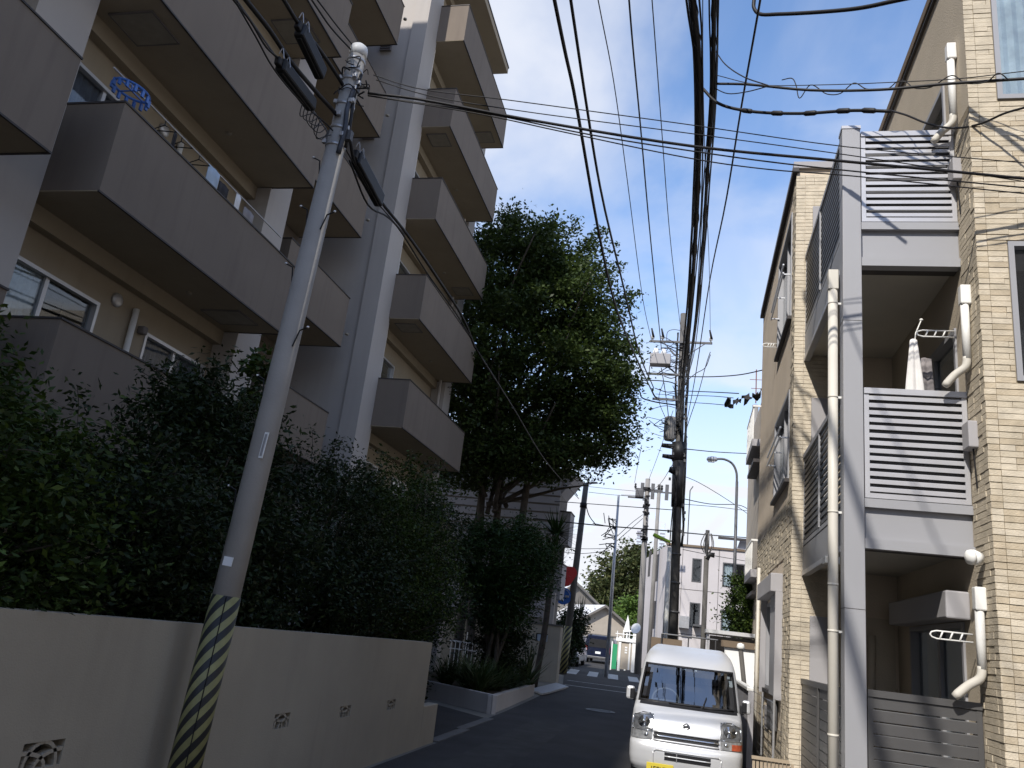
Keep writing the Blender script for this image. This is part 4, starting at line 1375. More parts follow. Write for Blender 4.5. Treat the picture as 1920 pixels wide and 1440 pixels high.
for (ua, ub, za, zb, mm) in ((0.13, 0.17, 1.425, 1.445, 'white'), (0.80, 0.86, 1.38, 1.41, 'white'), (0.83, 0.90, 1.28, 1.36, 'white'), (-0.12, -0.06, 1.43, 1.44, 'cloth_blue')):
    patch(ua, ub, za, zb, -0.004, 2, 2).build('sticker', M[mm], ws)
for s in (-1, 1):
    for y in (11.95, 13.9):
        wx = 0.055 + s * 0.62
        wh = MB().lathe((wx - 0.07, y, 0.27), [(0.20, 0), (0.265, 0.012), (0.27, 0.03), (0.27, 0.115), (0.262, 0.135), (0.20, 0.14)], 26, (1, 0, 0)).build('wheel', M['black'], van, True)
        MB().lathe((wx + s * 0.062, y, 0.27), [(0.18, 0), (0.175, 0.012), (0.06, 0.02), (0.0, 0.022)], 20, (s, 0, 0)).build('rim', M['steel'], wh, True)

# ================================================================ RIGHT SIDE BITS BY THE VAN
def pickets():
    t = thing('picket_fence', (0.95, 10.45, 0), 'low tan fence of upright boards between van and grey slatted fence', 'fence')
    for i in range(11):
        x = 0.80 + i * 0.042
        MB().box(x, x + 0.030, 10.44, 10.46, 0.05, 0.60).build('board', M['wood_fence'], t)
    MB().box(0.79, 1.20, 10.42, 10.475, 0.60, 0.632).build('fence_rail', M['wood_fence'], t)
    MB().box(0.79, 1.20, 10.461, 10.475, 0.15, 0.19).build('fence_rail', M['wood_fence'], t)
pickets()
t = thing('panel_gate', (0.97, 13.6, 0), 'grey sheet panel gate with pale top rail behind the van mirror', 'gate')
MB().box(0.93, 0.96, 13.2, 16.2, 0.1, 1.22).build('panel', M['grey_paint'], t)
MB().box(0.90, 1.0, 13.1, 16.2, 1.22, 1.28).build('top_rail', M['white_plastic'], t, bevel=0.015)
MB().box(0.92, 1.0, 13.1, 13.17, 0, 1.22).build('post', M['grey_paint'], t)
t = thing('wire_fence', (1.12, 12.6, 0), 'thin wire mesh fence standing in front of the far wing ground floor', 'fence')
q = MB()
for i in range(9):
    z = 0.15 + i * 0.13
    q.tube([(1.08, 11.0, z), (1.08, 14.2, z)], 0.004, 4)
q.build('wires', M['steel_dark'], t)
for y in (11.0, 12.6, 14.2):
    MB().tube([(1.08, y, 0), (1.08, y, 1.25)], 0.014, 8).build('post', M['steel'], t)
# white garden wall with brown cap further on
t = thing('garden_wall', (1.6, 20, 0), 'white rendered garden wall with brown cap below the round hedge tree', 'wall')
MB().box(0.86, 5, 20.0, 20.16, 0, 1.86).build('wall_body', M['white'], t)
MB().box(0.78, 5, 19.93, 20.25, 1.86, 2.0).build('cap', M['cap_brown'], t)
MB().box(0.9, 1.9, 19.6, 19.99, 0.0, 1.0).build('plinth', M['concrete'], t)
tag(MB().tube([(1.14, 17.2, 0.0), (1.14, 17.2, 1.1), (1.03, 17.0, 1.83)], 0.045, 10).build('leaning_post', M['pole_far']), 'leaning grey post with a white knob before the white garden wall', 'post')
lp = bpy.data.objects['leaning_post']
MB().lathe((1.03, 17.0, 1.83), [(0.05, -0.02), (0.08, 0.02), (0.06, 0.09), (0.0, 0.11)], 12).build('knob', M['white_plastic'], lp, True)
t = thing('planter_wall', (-0.3, 21.5, 0), 'low dark brown wall with rail showing just above the van roof', 'wall')
MB().box(-0.85, -0.1, 21.3, 21.6, 0, 1.90).build('wall_body', M['cap_brown'], t)
q = MB()
q.tube([(-0.6, 21.25, 2.0), (0.75, 21.25, 2.0)], 0.02, 8)
for x in (-0.6, 0.05, 0.7):
    q.tube([(x, 21.25, 0), (x, 21.25, 2.0)], 0.016, 8)
q.build('rail', M['steel_dark'], t)
t = thing('carport', (0.9, 25, 0), 'small grey carport frame left of the white garden wall', 'carport')
MB().box(0.52, 2.2, 24.4, 27, 2.22, 2.32).build('roof', M['roof_pale'], t)
for x in (0.56, 1.9):
    MB().box(x, x + 0.06, 24.5, 24.56, 0, 2.22).build('post', M['alu'], t)
MB().box(0.7, 2.2, 26.8, 26.9, 0, 2.2).build('back_panel', M['grey_paint'], t)

# ================================================================ LEFT: PLANTER, SIDE WALL, RAMP
t = thing('planter', (-4.6, 19, 0), 'low white walled planter bed with strap leaved plants past the retaining wall', 'planter')
P1, P2, P3 = (-3.80, 17.3), (-9.0, 21.2), (-3.92, 22.9)
def wallseg(a, b, th, z0, z1):
    a, b = Vector((*a, 0)), Vector((*b, 0))
    d = (b - a).normalized()
    n = Vector((d.y, -d.x, 0)) * th
    return MB().prism([(a.x, a.y, z0), (b.x, b.y, z0), (b.x - n.x, b.y - n.y, z0), (a.x - n.x, a.y - n.y, z0)], (0, 0, z1 - z0))
wallseg(P2, P1, 0.12, -0.05, 0.36).build('planter_wall', M['pilaster'], t, bevel=0.015)
wallseg((-3.80, 17.32), P3, 0.12, -0.05, 0.34).build('planter_wall', M['pilaster'], t, bevel=0.015)
MB().poly([(-3.95, 17.5, 0.28), (-4.05, 22.9, 0.28), (-9, 24, 0.28), (-9, 21.3, 0.28)]).build('soil_fill', M['soil'], t)
tag(MB().prism([(-4.25, 24.2, 0.08), (-3.72, 23.0, 0.08), (-3.62, 23.6, 0.10), (-3.55, 27.0, 0.12), (-4.1, 28.0, 0.13)], (0, 0, 0.045)).build('ramp_plate', M['steel']), 'grey metal ramp plate on the road edge beside the far beige wall', 'ramp')
t = thing('side_wall', (-5, 28.7, 0), 'far beige boundary wall with a small plaque beyond the planter', 'wall')
MB().box(-9.5, -4.20, 28.6, 28.8, 0, 1.95).build('wall_body', M['wall_beige'], t)
MB().box(-4.40, -4.20, 28.81, 29.2, 0, 1.93).build('wall_body', M['wall_beige'], t)
MB().box(-9.5, -4.16, 28.56, 28.84, 1.951, 2.0).build('cap', M['concrete'], t)
pq = MB().box(-4.98, -4.62, 28.57, 28.598, 1.40, 1.62).build('plaque', M['cloth_blue'], t)
q = MB()
q.box(-5.0, -4.62, 28.56, 28.599, 1.621, 1.65)
q.box(-5.02, -4.985, 28.56, 28.599, 1.40, 1.65)
q.build('plaque_edge', M['black'], pq)
tag(MB().box(-4.86, -4.50, 28.6, 28.8, 2.001, 3.05).build('cabinet', M['pilaster'], bevel=0.01), 'pale grey cabinet standing on top of the far beige wall', 'cabinet')
t = thing('iron_gate', (-6.2, 23.5, 0), 'small pale iron gate in the dark gap behind the planter', 'gate')
q = MB()
for i in range(9):
    q.tube([(-6.7 + i * 0.13, 24.0, 0.3), (-6.7 + i * 0.13, 24.0, 1.15)], 0.012, 6)
q.build('bars', M['white'], t)
q = MB()
q.bar((-6.75, 24.0, 1.16), (-5.6, 24.0, 1.16), 0.03, 0.04)
q.bar((-6.75, 24.0, 0.95), (-5.6, 24.0, 0.95), 0.025, 0.03)
q.bar((-6.25, 23.99, 0.8), (-6.25, 23.99, 1.45), 0.06, 0.02)
q.build('rails', M['white'], t)
tag(MB().box(-7.4, -6.9, 23.3, 23.7, 0, 2.3).build('gate_pier', M['pilaster']), 'pale rendered gate pier half hidden by the shrubs', 'pier')

# building with horizontal boards behind the big tree
t = thing('boarded_building', (-7, 31, 0), 'grey building clad in wide horizontal boards behind the tall tree', 'building')
MB().box(-14, -5.05, 31.05, 33.0, 0, 7.75).build('wall', M['house_dark'], t)
for i in range(17):
    z = 2.15 + i * 0.33
    MB().box(-10.5, -5.05, 31.0 + random.uniform(0, 0.012), 31.045, z + 0.065, z + 0.325).build('board', M['board'], t)
MB().box(-14, -4.80, 30.9, 33.1, 7.751, 7.9).build('roof', M['grey_paint'], t)
MB().prism([(-5.045, 31.1, 6.9), (-5.045, 31.1, 7.74), (-4.42, 31.1, 7.74)], (0, 1.8, 0)).build('eave', M['grey_paint'], t)
for z0, z1, x1 in ((5.0, 6.25, -4.62), (2.95, 4.25, -4.75)):
    bo = MB().box(-5.045, x1, 31.3, 32.4, z0, z1).build('balcony', M['grey_paint'], t)
    MB().box(-5.04, x1 + 0.02, 31.28, 32.42, z1 + 0.001, z1 + 0.05).build('coping', M['dark_trim'], bo)
MB().box(-5.045, -4.8, 31.6, 31.8, 4.26, 5.0).build('frame', M['steel_dark'], t)

# ================================================================ STREET POLES
def split_build(q, name, m, par):
    for i in range(0, len(q.v), 8):
        b = MB()
        x = [p[0] for p in q.v[i:i + 8]]; y = [p[1] for p in q.v[i:i + 8]]; z = [p[2] for p in q.v[i:i + 8]]
        b.box(min(x), max(x), min(y), max(y), min(z), max(z)).build(name, m, par)

def gpole(name, x, y, r0, r1, h, m, label, cat='utility pole', lean=(0, 0), n=14, base=None):
    b = gz(y) if base is None else base
    t = thing(name, (x, y, b), label, cat)
    MB().tube([(x, y, b - 0.1), (x + lean[0], y + lean[1], h)], [r0, r1], n).build('shaft', m, t, True)
    return t
sp = gpole('utility_pole', -4.75, 34.0, 0.155, 0.115, 7.95, M['pole_dark'], 'dark pole with striped guard and round blue sign at the far wall end', lean=(0.27, 0))
o = MB().tube([(-4.75, 34.0, 0.25), (-4.69, 34.0, 2.05)], 0.165, 18).build('striped_guard', M['stripe2'], sp, True)
MB().bar((-4.48, 34.0, 7.95), (-4.0, 33.9, 7.99), 0.16, 0.05).build('lamp_arm', M['steel_dark'], sp)
MB().tube([(-4.52, 34.0, 6.9), (-4.51, 34.0, 7.1)], 0.15, 14).build('collar', M['black'], sp, True)
# signs on it
t = thing('stop_sign', (-4.95, 33.8, 3.4), 'red inverted triangle sign on the dark striped pole, seen at a slant', 'road sign')
def tri_round(cx, cy, cz, r, nn, ang):
    pts = []
    for k in range(3):
        a = math.pi / 2 + k * 2 * math.pi / 3 + math.pi
        for j in range(5):
            aa = a + (j - 2) * 0.20
            rr = r * (0.92 + 0.08 * math.cos((j - 2) * 0.5))
            u, v = rr * math.cos(aa), rr * math.sin(aa)
            pts.append((cx + u * math.cos(ang), cy + u * math.sin(ang), cz + v))
    return pts
MB().prism(tri_round(-4.93, 33.75, 4.05, 0.46, 15, R(20)), (0.008, -0.02, 0)).build('plate', M['red'], t)
MB().bar((-4.9, 33.8, 4.05), (-4.65, 33.97, 4.05), 0.03, 0.04).build('bracket', M['steel'], t)
t = thing('round_sign', (-4.95, 33.8, 2.8), 'round blue sign with a white arc below the red sign', 'road sign')
dsc = MB().lathe((-4.98, 33.78, 3.2), [(0.34, -0.012), (0.34, 0.012)], 24, (0.35, -1, 0))
dsc.build('plate', M['blue'], t)
q = MB()
aa = [R(10 + i * 13) for i in range(10)]
ax1 = Vector((1, 0.35, 0)).normalized()
for i in range(9):
    c0 = Vector((-4.98, 33.78, 3.2)) + Vector((0.35, -1, 0)).normalized() * 0.02
    q.bar(c0 + ax1 * 0.27 * math.cos(aa[i]) + Vector((0, 0, 0.27 * math.sin(aa[i]))), c0 + ax1 * 0.27 * math.cos(aa[i + 1]) + Vector((0, 0, 0.27 * math.sin(aa[i + 1]))), 0.008, 0.045, (0.35, -1, 0))
q.build('white_arc', M['white'], t)
MB().box(-4.9, -4.75, 33.78, 33.9, 3.16, 3.24).build('bracket', M['steel'], t)

# --- main pole with transformer
mp_ = gpole('utility_pole', -0.42, 30.0, 0.185, 0.12, 14.2, M['pole_dark'], 'tall dark utility pole crowded with cables and a grey switch box behind the van', lean=(-0.30, 0))
def mx(z):
    return -0.42 - 0.30 * z / 14.2
c = MB().tube([(-0.68, 29.76, 0.3), (-0.74, 29.76, 5.1)], 0.075, 10).build('conduit', M['white_plastic'], mp_, True)
for z in (1.9, 2.9, 3.9, 4.9):
    MB().tube([(mx(z), 30, z - 0.03), (mx(z), 30, z + 0.03)], 0.20, 16).build('band', M['steel_dark'], mp_, True)
# cable bundle strapped up the shaft
q = MB()
for i in range(7):
    a = random.uniform(0, 2 * math.pi)
    pts = []
    for k in range(12):
        z = 5.2 + k * 0.75
        rr = 0.19 + 0.07 * random.random()
        a += random.uniform(-0.35, 0.35)
        pts.append((mx(z) + rr * math.cos(a), 30 + rr * math.sin(a), z))
    q.tube(spline(pts, 3), random.choice([0.02, 0.03, 0.04]), 6)
q.build('cable_bundle', M['cable'], mp_, True)
def crossarm(x0, x1, y, z, name='crossarm', m='steel_dark', w=0.075):
    return MB().box(x0, x1, y - w / 2, y + w / 2, z - w / 2, z + w / 2).build(name, M[m], mp_)
crossarm(-1.95, 0.42, 29.83, 12.95)
crossarm(-2.0, -0.6, 29.83, 11.62)
crossarm(-1.7, -0.6, 29.83, 10.62)
MB().bar((-0.75, 29.83, 12.2), (-1.4, 29.83, 12.9), 0.04, 0.04).build('strut', M['steel_dark'], mp_)
MB().bar((-0.66, 29.83, 12.3), (0.15, 29.83, 12.92), 0.03, 0.03).build('strut', M['steel_dark'], mp_)
for x in (-1.84, -1.46, 0.36):
    MB().lathe((x, 29.83, 12.99), [(0.03, 0), (0.03, 0.08), (0.075, 0.09), (0.05, 0.13), (0.075, 0.14), (0.045, 0.19), (0.06, 0.21), (0.02, 0.25)], 12).build('insulator', M['porcelain'], mp_, True)
    MB().tube([(x + 0.03, 29.8, 13.1), (x - 0.06, 29.72, 13.45)], [0.05, 0.03], 8).build('dead_end_clamp', M['black'], mp_, True)
bx = MB().box(-1.88, -1.10, 29.5, 29.95, 11.93, 12.36).build('switch_box', M['grey_paint'], mp_, bevel=0.03)
q = MB()
q.lathe((-1.68, 29.7, 12.36), [(0.11, 0), (0.12, 0.12), (0.08, 0.24), (0.0, 0.26)], 12)
q.lathe((-1.38, 29.7, 12.36), [(0.10, 0), (0.11, 0.10), (0.07, 0.22), (0.0, 0.24)], 12)
q.build('bushing', M['porcelain'], bx, True)
MB().bar((-1.88, 29.75, 11.92), (-1.88, 29.75, 11.45), 0.03, 0.03).build('handle', M['steel_dark'], bx)
MB().bar((-1.2, 29.9, 11.95), (-0.72, 30, 11.6), 0.04, 0.05).build('brace', M['steel_dark'], mp_)
tr = MB().lathe((-0.98, 29.9, 9.05), [(0.18, 0), (0.2, 0.04), (0.2, 0.86), (0.18, 0.9), (0.0, 0.95)], 16).build('transformer', M['pole_far'], mp_, True)
fins = MB()
for i in range(16):
    a = 2 * math.pi * i / 16
    fins.bar((-0.98 + 0.21 * math.cos(a), 29.9 + 0.21 * math.sin(a), 9.12), (-0.98 + 0.21 * math.cos(a), 29.9 + 0.21 * math.sin(a), 9.88), 0.012, 0.03)
fins.build('cooling_fin', M['steel_dark'], tr)
for z, x0, x1, h in ((8.85, -1.25, -0.55, 0.22), (8.45, -1.20, -0.75, 0.20), (7.95, -0.92, -0.72, 0.3)):
    MB().tube([(x0, 29.9, z), (x1, 29.9, z - 0.04)], [h * 0.35, h * 0.5], 10).build('cable_box', M['black'], mp_, True)
MB().tube([(mx(8.6), 30, 8.3), (mx(8.6), 30, 9.0)], [0.25, 0.28], 12).build('cable_sleeve', M['black'], mp_, True)
MB().tube([(mx(7.2), 30, 6.6), (mx(7.2), 30, 8.3)], [0.21, 0.25], 12).build('cable_sleeve', M['black'], mp_, True)
q = MB()
for i in range(55):
    z = random.uniform(9.0, 12.9)
    p0 = Vector((mx(z) + random.uniform(-0.18, 0.05), 29.85, z))
    sd = -1 if random.random() < 0.75 else 1
    ln = random.uniform(0.25, 1.1) if sd < 0 else random.uniform(0.1, 0.4)
    p2 = p0 + Vector((sd * ln, random.uniform(-0.3, 0.1), random.uniform(-0.35, 0.35)))
    pm = (p0 + p2) / 2 + Vector((0, random.uniform(-0.1, 0.1), random.uniform(-0.2, 0.18)))
    q.tube(spline([p0, pm, p2], 4), random.choice([0.010, 0.013, 0.018]), 5)
q.build('jumper_wires', M['cable'], mp_, True)
q = MB()
for i in range(28):
    z = random.uniform(5.5, 12.5)
    s = random.choice([-1, 1])
    c = Vector((mx(z) + s * random.uniform(0.15, 0.3), 29.85, z))
    q.box(c.x - 0.04, c.x + 0.04, c.y - 0.03, c.y + 0.03, c.z - 0.05, c.z + 0.05)
split_build(q, 'fitting', M['steel_dark'], mp_)
lm = MB()
lm.prism([(-1.36, 29.45, 5.42), (-0.74, 29.45, 5.22), (-0.72, 29.45, 5.30), (-1.30, 29.45, 5.53)], (0, 0.22, 0))
t = single('street_lamp', lm, M['lime'], 'lime green lamp head on the tall dark pole above the van', 'street lamp', bevel=0.03)
MB().bar((-0.74, 29.6, 5.3), (-0.55, 29.9, 5.36), 0.05, 0.05).build('lamp_arm', M['steel_dark'], t)
MB().prism([(-1.30, 29.50, 5.39), (-0.80, 29.50, 5.23), (-0.80, 29.50, 5.215), (-1.30, 29.50, 5.375)], (0, 0.12, 0)).build('diffuser', M['white_plastic'], t)

# --- second pole
p2_ = gpole('utility_pole', -2.23, 42.0, 0.17, 0.12, 9.9, M['pole_far'], 'far grey utility pole with crossarm and caged box beyond the main pole', lean=(-0.12, 0))
q = MB()
q.box(-2.98, -1.55, 41.85, 41.93, 9.28, 9.36)
q.box(-3.3, -2.3, 41.85, 41.93, 8.82, 8.89)
q.box(-2.75, -2.25, 41.85, 41.93, 7.0, 7.06)
q.build('crossarm', M['steel_dark'], p2_)
MB().box(-2.92, -2.5, 41.7, 42.0, 8.88, 9.26).build('cage', M['steel_dark'], p2_, bevel=0.02)
for x in (-2.95, -1.75, -1.6):
    MB().lathe((x, 41.88, 9.36), [(0.05, 0), (0.07, 0.06), (0.04, 0.12), (0.06, 0.2), (0.0, 0.26)], 8).build('insulator', M['black'], p2_, True)
q = MB()
for i in range(34):
    z = random.uniform(6.6, 9.4)
    q.box(-2.33 + random.uniform(-0.2, 0.2) - 0.04, -2.33 + random.uniform(0, 0.2), 41.8, 41.86, z, z + random.uniform(0.04, 0.12))
split_build(q, 'fitting', M['black'], p2_)
t3 = gpole('utility_pole', -1.95, 47.0, 0.12, 0.1, 10.6, M['pole_far'], 'faint pole with dark crossarm hardware seen left of the transformer pole')
q = MB()
q.box(-3.2, -0.8, 46.9, 47.0, 10.1, 10.18)
for x in (-2.9, -2.3, -1.5):
    q.box(x - 0.1, x + 0.1, 46.85, 46.95, 9.7, 10.6)
q.build('crossarm', M['steel_dark'], t3)
tp = gpole('sign_pole', -3.20, 36.0, 0.085, 0.05, 7.9, M['steel'], 'thin metal pole in front of the far trees', 'pole', lean=(-0.05, 0), n=10)
q = MB()
for i in range(16):
    z = random.uniform(5.3, 6.8)
    p0 = Vector((-3.25, 35.95, z))
    q.tube(spline([p0, p0 + Vector((random.uniform(-0.4, -0.05), 0, random.uniform(-0.1, 0.3))), p0 + Vector((random.uniform(-0.7, 0.0), 0, random.uniform(-0.5, 0.2)))], 4), 0.018, 5)
q.build('wires', M['cable'], tp)
q = MB()
for (x, z) in ((-3.85, 7.05), (-3.62, 6.95), (-3.45, 6.85)):
    q.bar((x, 36, z), (x + 0.1, 36, z - 0.45), 0.05, 0.03)
q.bar((-4.3, 36, 6.55), (-3.3, 36, 6.45), 0.03, 0.03)
q.build('antenna', M['steel_dark'], tp)
# street lamp on the right
sl = gpole('street_lamp', 1.72, 33.0, 0.075, 0.055, 8.3, M['steel_dark'], 'tall curved street lamp on the right beyond the tan house', 'street lamp', lean=(-0.06, 0), n=12)
arm = spline([(1.66, 33, 8.25), (1.62, 33, 8.7), (1.45, 33, 9.02), (1.15, 33, 9.17), (0.80, 33, 9.17)], 5)
MB().tube(arm, 0.045, 10).build('arm', M['steel_dark'], sl, True)
hd = MB().lathe((0.88, 33, 9.16), [(0.05, 0), (0.10, 0.06), (0.12, 0.22), (0.10, 0.38), (0.02, 0.44)], 12, (-1, 0, -0.08)).build('lamp_head', M['steel'], sl, True)
MB().box(0.50, 0.76, 32.93, 33.07, 9.02, 9.07).build('diffuser', M['white_plastic'], hd)
rp = gpole('utility_pole', 2.78, 38.0, 0.165, 0.14, 13.0, M['pole_far'], 'grey utility pole squeezed against the far end of the tan house', lean=(-0.15, 0))
q = MB()
for i in range(26):
    z = random.uniform(5.5, 11.5)
    q.box(2.68 + random.uniform(-0.25, 0.05), 2.70 + random.uniform(0.05, 0.3), 37.8, 37.9, z, z + random.uniform(0.03, 0.1))
split_build(q, 'fitting', M['steel_dark'], rp)
kp = gpole('short_pole', 0.50, 26.0, 0.075, 0.075, 4.5, M['pole_dark'], 'short dark pole with wire basket top behind the van roof', 'pole', lean=(-0.02, 0), n=12)
MB().tube([(0.48, 26, 4.4), (0.56, 26, 4.56), (0.72, 26, 4.55)], 0.08, 10).build('cap', M['black'], kp, True)
q = MB()
for i in range(9):
    a = 2 * math.pi * i / 9
    q.tube(spline([(0.48 + 0.08 * math.cos(a), 26 + 0.08 * math.sin(a), 4.6), (0.48 + 0.2 * math.cos(a), 26 + 0.2 * math.sin(a), 4.85), (0.5 + 0.1 * math.cos(a), 26 + 0.1 * math.sin(a), 5.2)], 3), 0.014, 5)
q.lathe((0.48, 26, 4.55), [(0.03, 0), (0.07, 0.3), (0.06, 0.75)], 8)
q.build('wire_basket', M['steel_dark'], kp)

# ================================================================ FAR BUILDINGS
gb = thing('rendered_building', (1.5, 46, gz(46)), 'pinkish grey two storey rendered building with narrow windows beyond the van', 'building')
b0 = gz(46)
w = [(0.12, 0.60, 5.2, 6.42), (0.10, 0.62, 2.85, 4.10), (1.72, 2.85, 5.1, 6.35), (1.72, 2.8, 2.75, 3.9)]
mb = MB()
holed_wall(mb, 'y', 45.5, -1.25, 7.5, b0 - 0.2, 7.02, w, 0.12, 1)
mb.quad((-1.25, 45.5, b0 - 0.2), (-2.95, 52.5, b0 - 0.2), (-2.95, 52.5, 6.7), (-1.25, 45.5, 7.02))
mb.quad((-1.25, 45.5, 7.02), (7.5, 45.5, 7.02), (7.5, 52.5, 6.7), (-2.95, 52.5, 6.7))
mb.quad((-2.95, 52.5, b0), (-2.95, 52.5, 6.7), (7.5, 52.5, 6.7), (7.5, 52.5, b0))
mb.build('wall', M['grey_bldg'], gb)
for i, q in enumerate(w):
    window(gb, 'y', 45.5, *q, 1, 1 if i < 2 else 2, [(q[0], q[0] + 0.5, 'curtain')] if i >= 2 else None, 'steel_dark', 0.07, 0.05)
for x in (-0.42, 0.9, 1.5, 3.0, 4.5):
    MB().box(x, x + 0.02, 45.49, 45.499, b0, 7.0).build('panel_joint', M['dark_trim'], gb)
for z in (2.45, 4.75):
    MB().box(-1.24, 7.5, 45.488, 45.498, z, z + 0.02).build('panel_joint', M['dark_trim'], gb)
MB().box(-1.32, 7.6, 45.42, 45.6, 7.02, 7.13).build('parapet_cap', M['cap_brown'], gb)
pr = MB()
pr.prism([(2.4, 45.4, 7.13), (3.1, 45.4, 7.13), (3.1, 45.4, 7.62), (2.55, 45.4, 7.62)], (0, 0.3, 0))
pr.prism([(3.2, 45.4, 7.13), (6, 45.4, 7.13), (6, 45.4, 9.0), (4.6, 45.4, 8.35)], (0, 3, 0))
pr.build('roof_block', M['grey_bldg'], gb)
MB().box(1.4, 3.9, 45.0, 45.3, 7.55, 7.66).build('canopy', M['dark_trim'], gb)
dd = MB()
for x in (-1.18, -1.02, -0.86):
    dd.tube([(x, 45.36, b0), (x, 45.36, 6.1)], 0.07, 8)
dd.build('downpipe', M['steel_dark'], gb, True)
for (y, z) in ((47.6, 5.2), (47.6, 2.6), (49.8, 5.6)):
    x = -1.25 - 1.7 * (y - 45.5) / 7
    MB().prism([(x - 0.02, y, z), (x - 0.16, y + 0.6, z), (x - 0.16, y + 0.6, z + 1.5), (x - 0.02, y, z + 1.5)], (0.05, 0.01, 0)).build('window', M['dark_trim'], gb)
q = MB()
q.tube([(-0.2, 45.5, 7.1), (-0.2, 45.5, 10.1), (-0.05, 45.5, 10.35)], 0.03, 6)
q.build('aerial', M['steel_dark'], gb)
MB().lathe((-2.35, 41.0, 2.35), [(0.0, 0.0), (0.18, 0.03), (0.26, 0.10)], 16, (-0.5, -1, 0.4)).build('x', M['white'], gb)
bpy.data.objects['x'].name = 'satellite_dish'
q = MB().box(0.3, 0.95, 44.9, 45.48, 2.9, 3.0).build('aircon_ledge', M['steel_dark'], gb)
MB().box(-0.42, 0.1, 45.0, 45.48, 2.75, 3.35).build('aircon_cage', M['steel'], gb)

# neighbour behind the tan house
nb = thing('neighbour_house', (2.3, 26, 0), 'narrow strip of grey house with small balconies behind the tan apartment', 'house')
MB().box(2.02, 8, 20.3, 32, 0, 9.7).build('wall', M['house_wall'], nb)
for z0, z1, x0 in ((7.9, 9.15, 1.68), (3.95, 5.0, 1.74)):
    bo = MB().box(x0, 2.018, 25.2, 28.0, z0, z0 + 0.22).build('balcony', M['grey_paint'], nb)
    q = MB()
    for i in range(12):
        q.box(x0 + 0.01, x0 + 0.04, 25.25 + i * 0.24, 25.32 + i * 0.24, z0 + 0.221, z1)
    q.box(x0, x0 + 0.05, 25.2, 28, z1, z1 + 0.05)
    q.box(x0 + 0.051, 2.01, 25.2, 25.25, z1, z1 + 0.05)
    q.build('baluster', M['white_plastic'], bo)
    MB().box(x0 + 0.05, 2.017, 25.21, 27.9, z0 - 0.5, z0 - 0.4).build('canopy', M['dark_trim'], bo)
q = MB().tube([(1.81, 26, 9.5), (1.80, 26, 10.65)], 0.017, 6)
q.bar((1.6, 26, 10.3), (2.05, 26, 10.3), 0.015, 0.015)
q.bar((1.65, 26, 10.0), (2.0, 26, 10.0), 0.015, 0.015)
single('aerial', q, M['rust'], 'rusty red aerial mast on the grey neighbour house', 'aerial')
# black netting caught on the service wires
q = MB()
gridp = {}
for i in range(15):
    for j in range(4):
        u, v = i / 14, j / 3
        gridp[i, j] = (0.78 + 1.1 * u, 24.0 + 0.15 * math.sin(u * 17 + j), 8.80 + 0.42 * u + (v - 0.5) * 0.22 * (0.4 + abs(math.sin(u * 8))) + 0.06 * math.sin(u * 21))
for i in range(14):
    for j in range(3):
        if (i * 3 + j * 5) % 7 not in (2, 4):
            q.quad(gridp[i, j], gridp[i + 1, j], gridp[i + 1, j + 1], gridp[i, j + 1])
o = single('torn_netting', q, M['cloth_black'], 'torn black netting hanging on wires at the far end of the tan house', 'netting')
so = o.modifiers.new('solid', 'SOLIDIFY')
so.thickness = 0.02

def gable_house(loc, rot, w, l, eave, ridge, label, wm, rm):
    t = thing('gable_house', loc, label, 'house', None)
    t.rotation_euler = (0, 0, rot)
    def B(name, mb, m, par=t):
        me = bpy.data.meshes.new(name)
        me.from_pydata(mb.v, [], mb.f)
        me.materials.append(m)
        o = bpy.data.objects.new(name, me)
        col.objects.link(o)
        o.parent = par
        return o
    q = MB()
    q.prism([(-w / 2, 0, 0), (w / 2, 0, 0), (w / 2, 0, eave), (0, 0, ridge), (-w / 2, 0, eave)], (0, l, 0))
    B('wall', q, wm)
    for s in (-1, 1):
        q = MB()
        ov = 0.3
        k = (ridge - eave) / (w / 2)
        q.prism([(0, -ov, ridge + 0.03), (s * (w / 2 + ov), -ov, eave - k * ov + 0.03), (s * (w / 2 + ov), -ov, eave - k * ov + 0.15), (0, -ov, ridge + 0.15)], (0, l + 2 * ov, 0))
        B('roof', q, rm)
        q = MB()
        q.prism([(0, -ov - 0.03, ridge), (s * (w / 2 + ov), -ov - 0.03, eave - k * ov), (s * (w / 2 + ov), -ov - 0.03, eave - k * ov + 0.16), (0, -ov - 0.03, ridge + 0.16)], (0, 0.028, 0))
        B('barge_board', q, M['house_dark'])
    q = MB().box(-w / 2 - 0.01, w / 2 + 0.01, -0.03, 0.0, eave * 0.62, eave * 0.62 + 0.1)
    B('band', q, M['house_dark'])
    for x in (-w * 0.28, w * 0.18):
        f = B('window', MB().box(x - 0.5, x + 0.5, -0.05, -0.001, eave * 0.62 - 1.1, eave * 0.62 - 0.1), M['alu'])
        for dx in (-0.24, 0.24):
            B('pane', MB().box(x + dx - 0.21, x + dx + 0.21, -0.06, -0.051, eave * 0.62 - 1.03, eave * 0.62 - 0.17), M['curtain_dark'], f)
    return t
gable_house((-5.65, 58, gz(58)), R(28), 3.4, 8, 2.3, 3.35, 'single storey gabled house with pale roof behind the dark blue minivan', M['house_wall'], M['roof_pale'])
gable_house((-8.6, 64, gz(64)), R(32), 4.6, 9, 3.4, 5.0, 'larger pale roofed house rising behind the striped pole', M['house_dark'], M['roof_pale'])

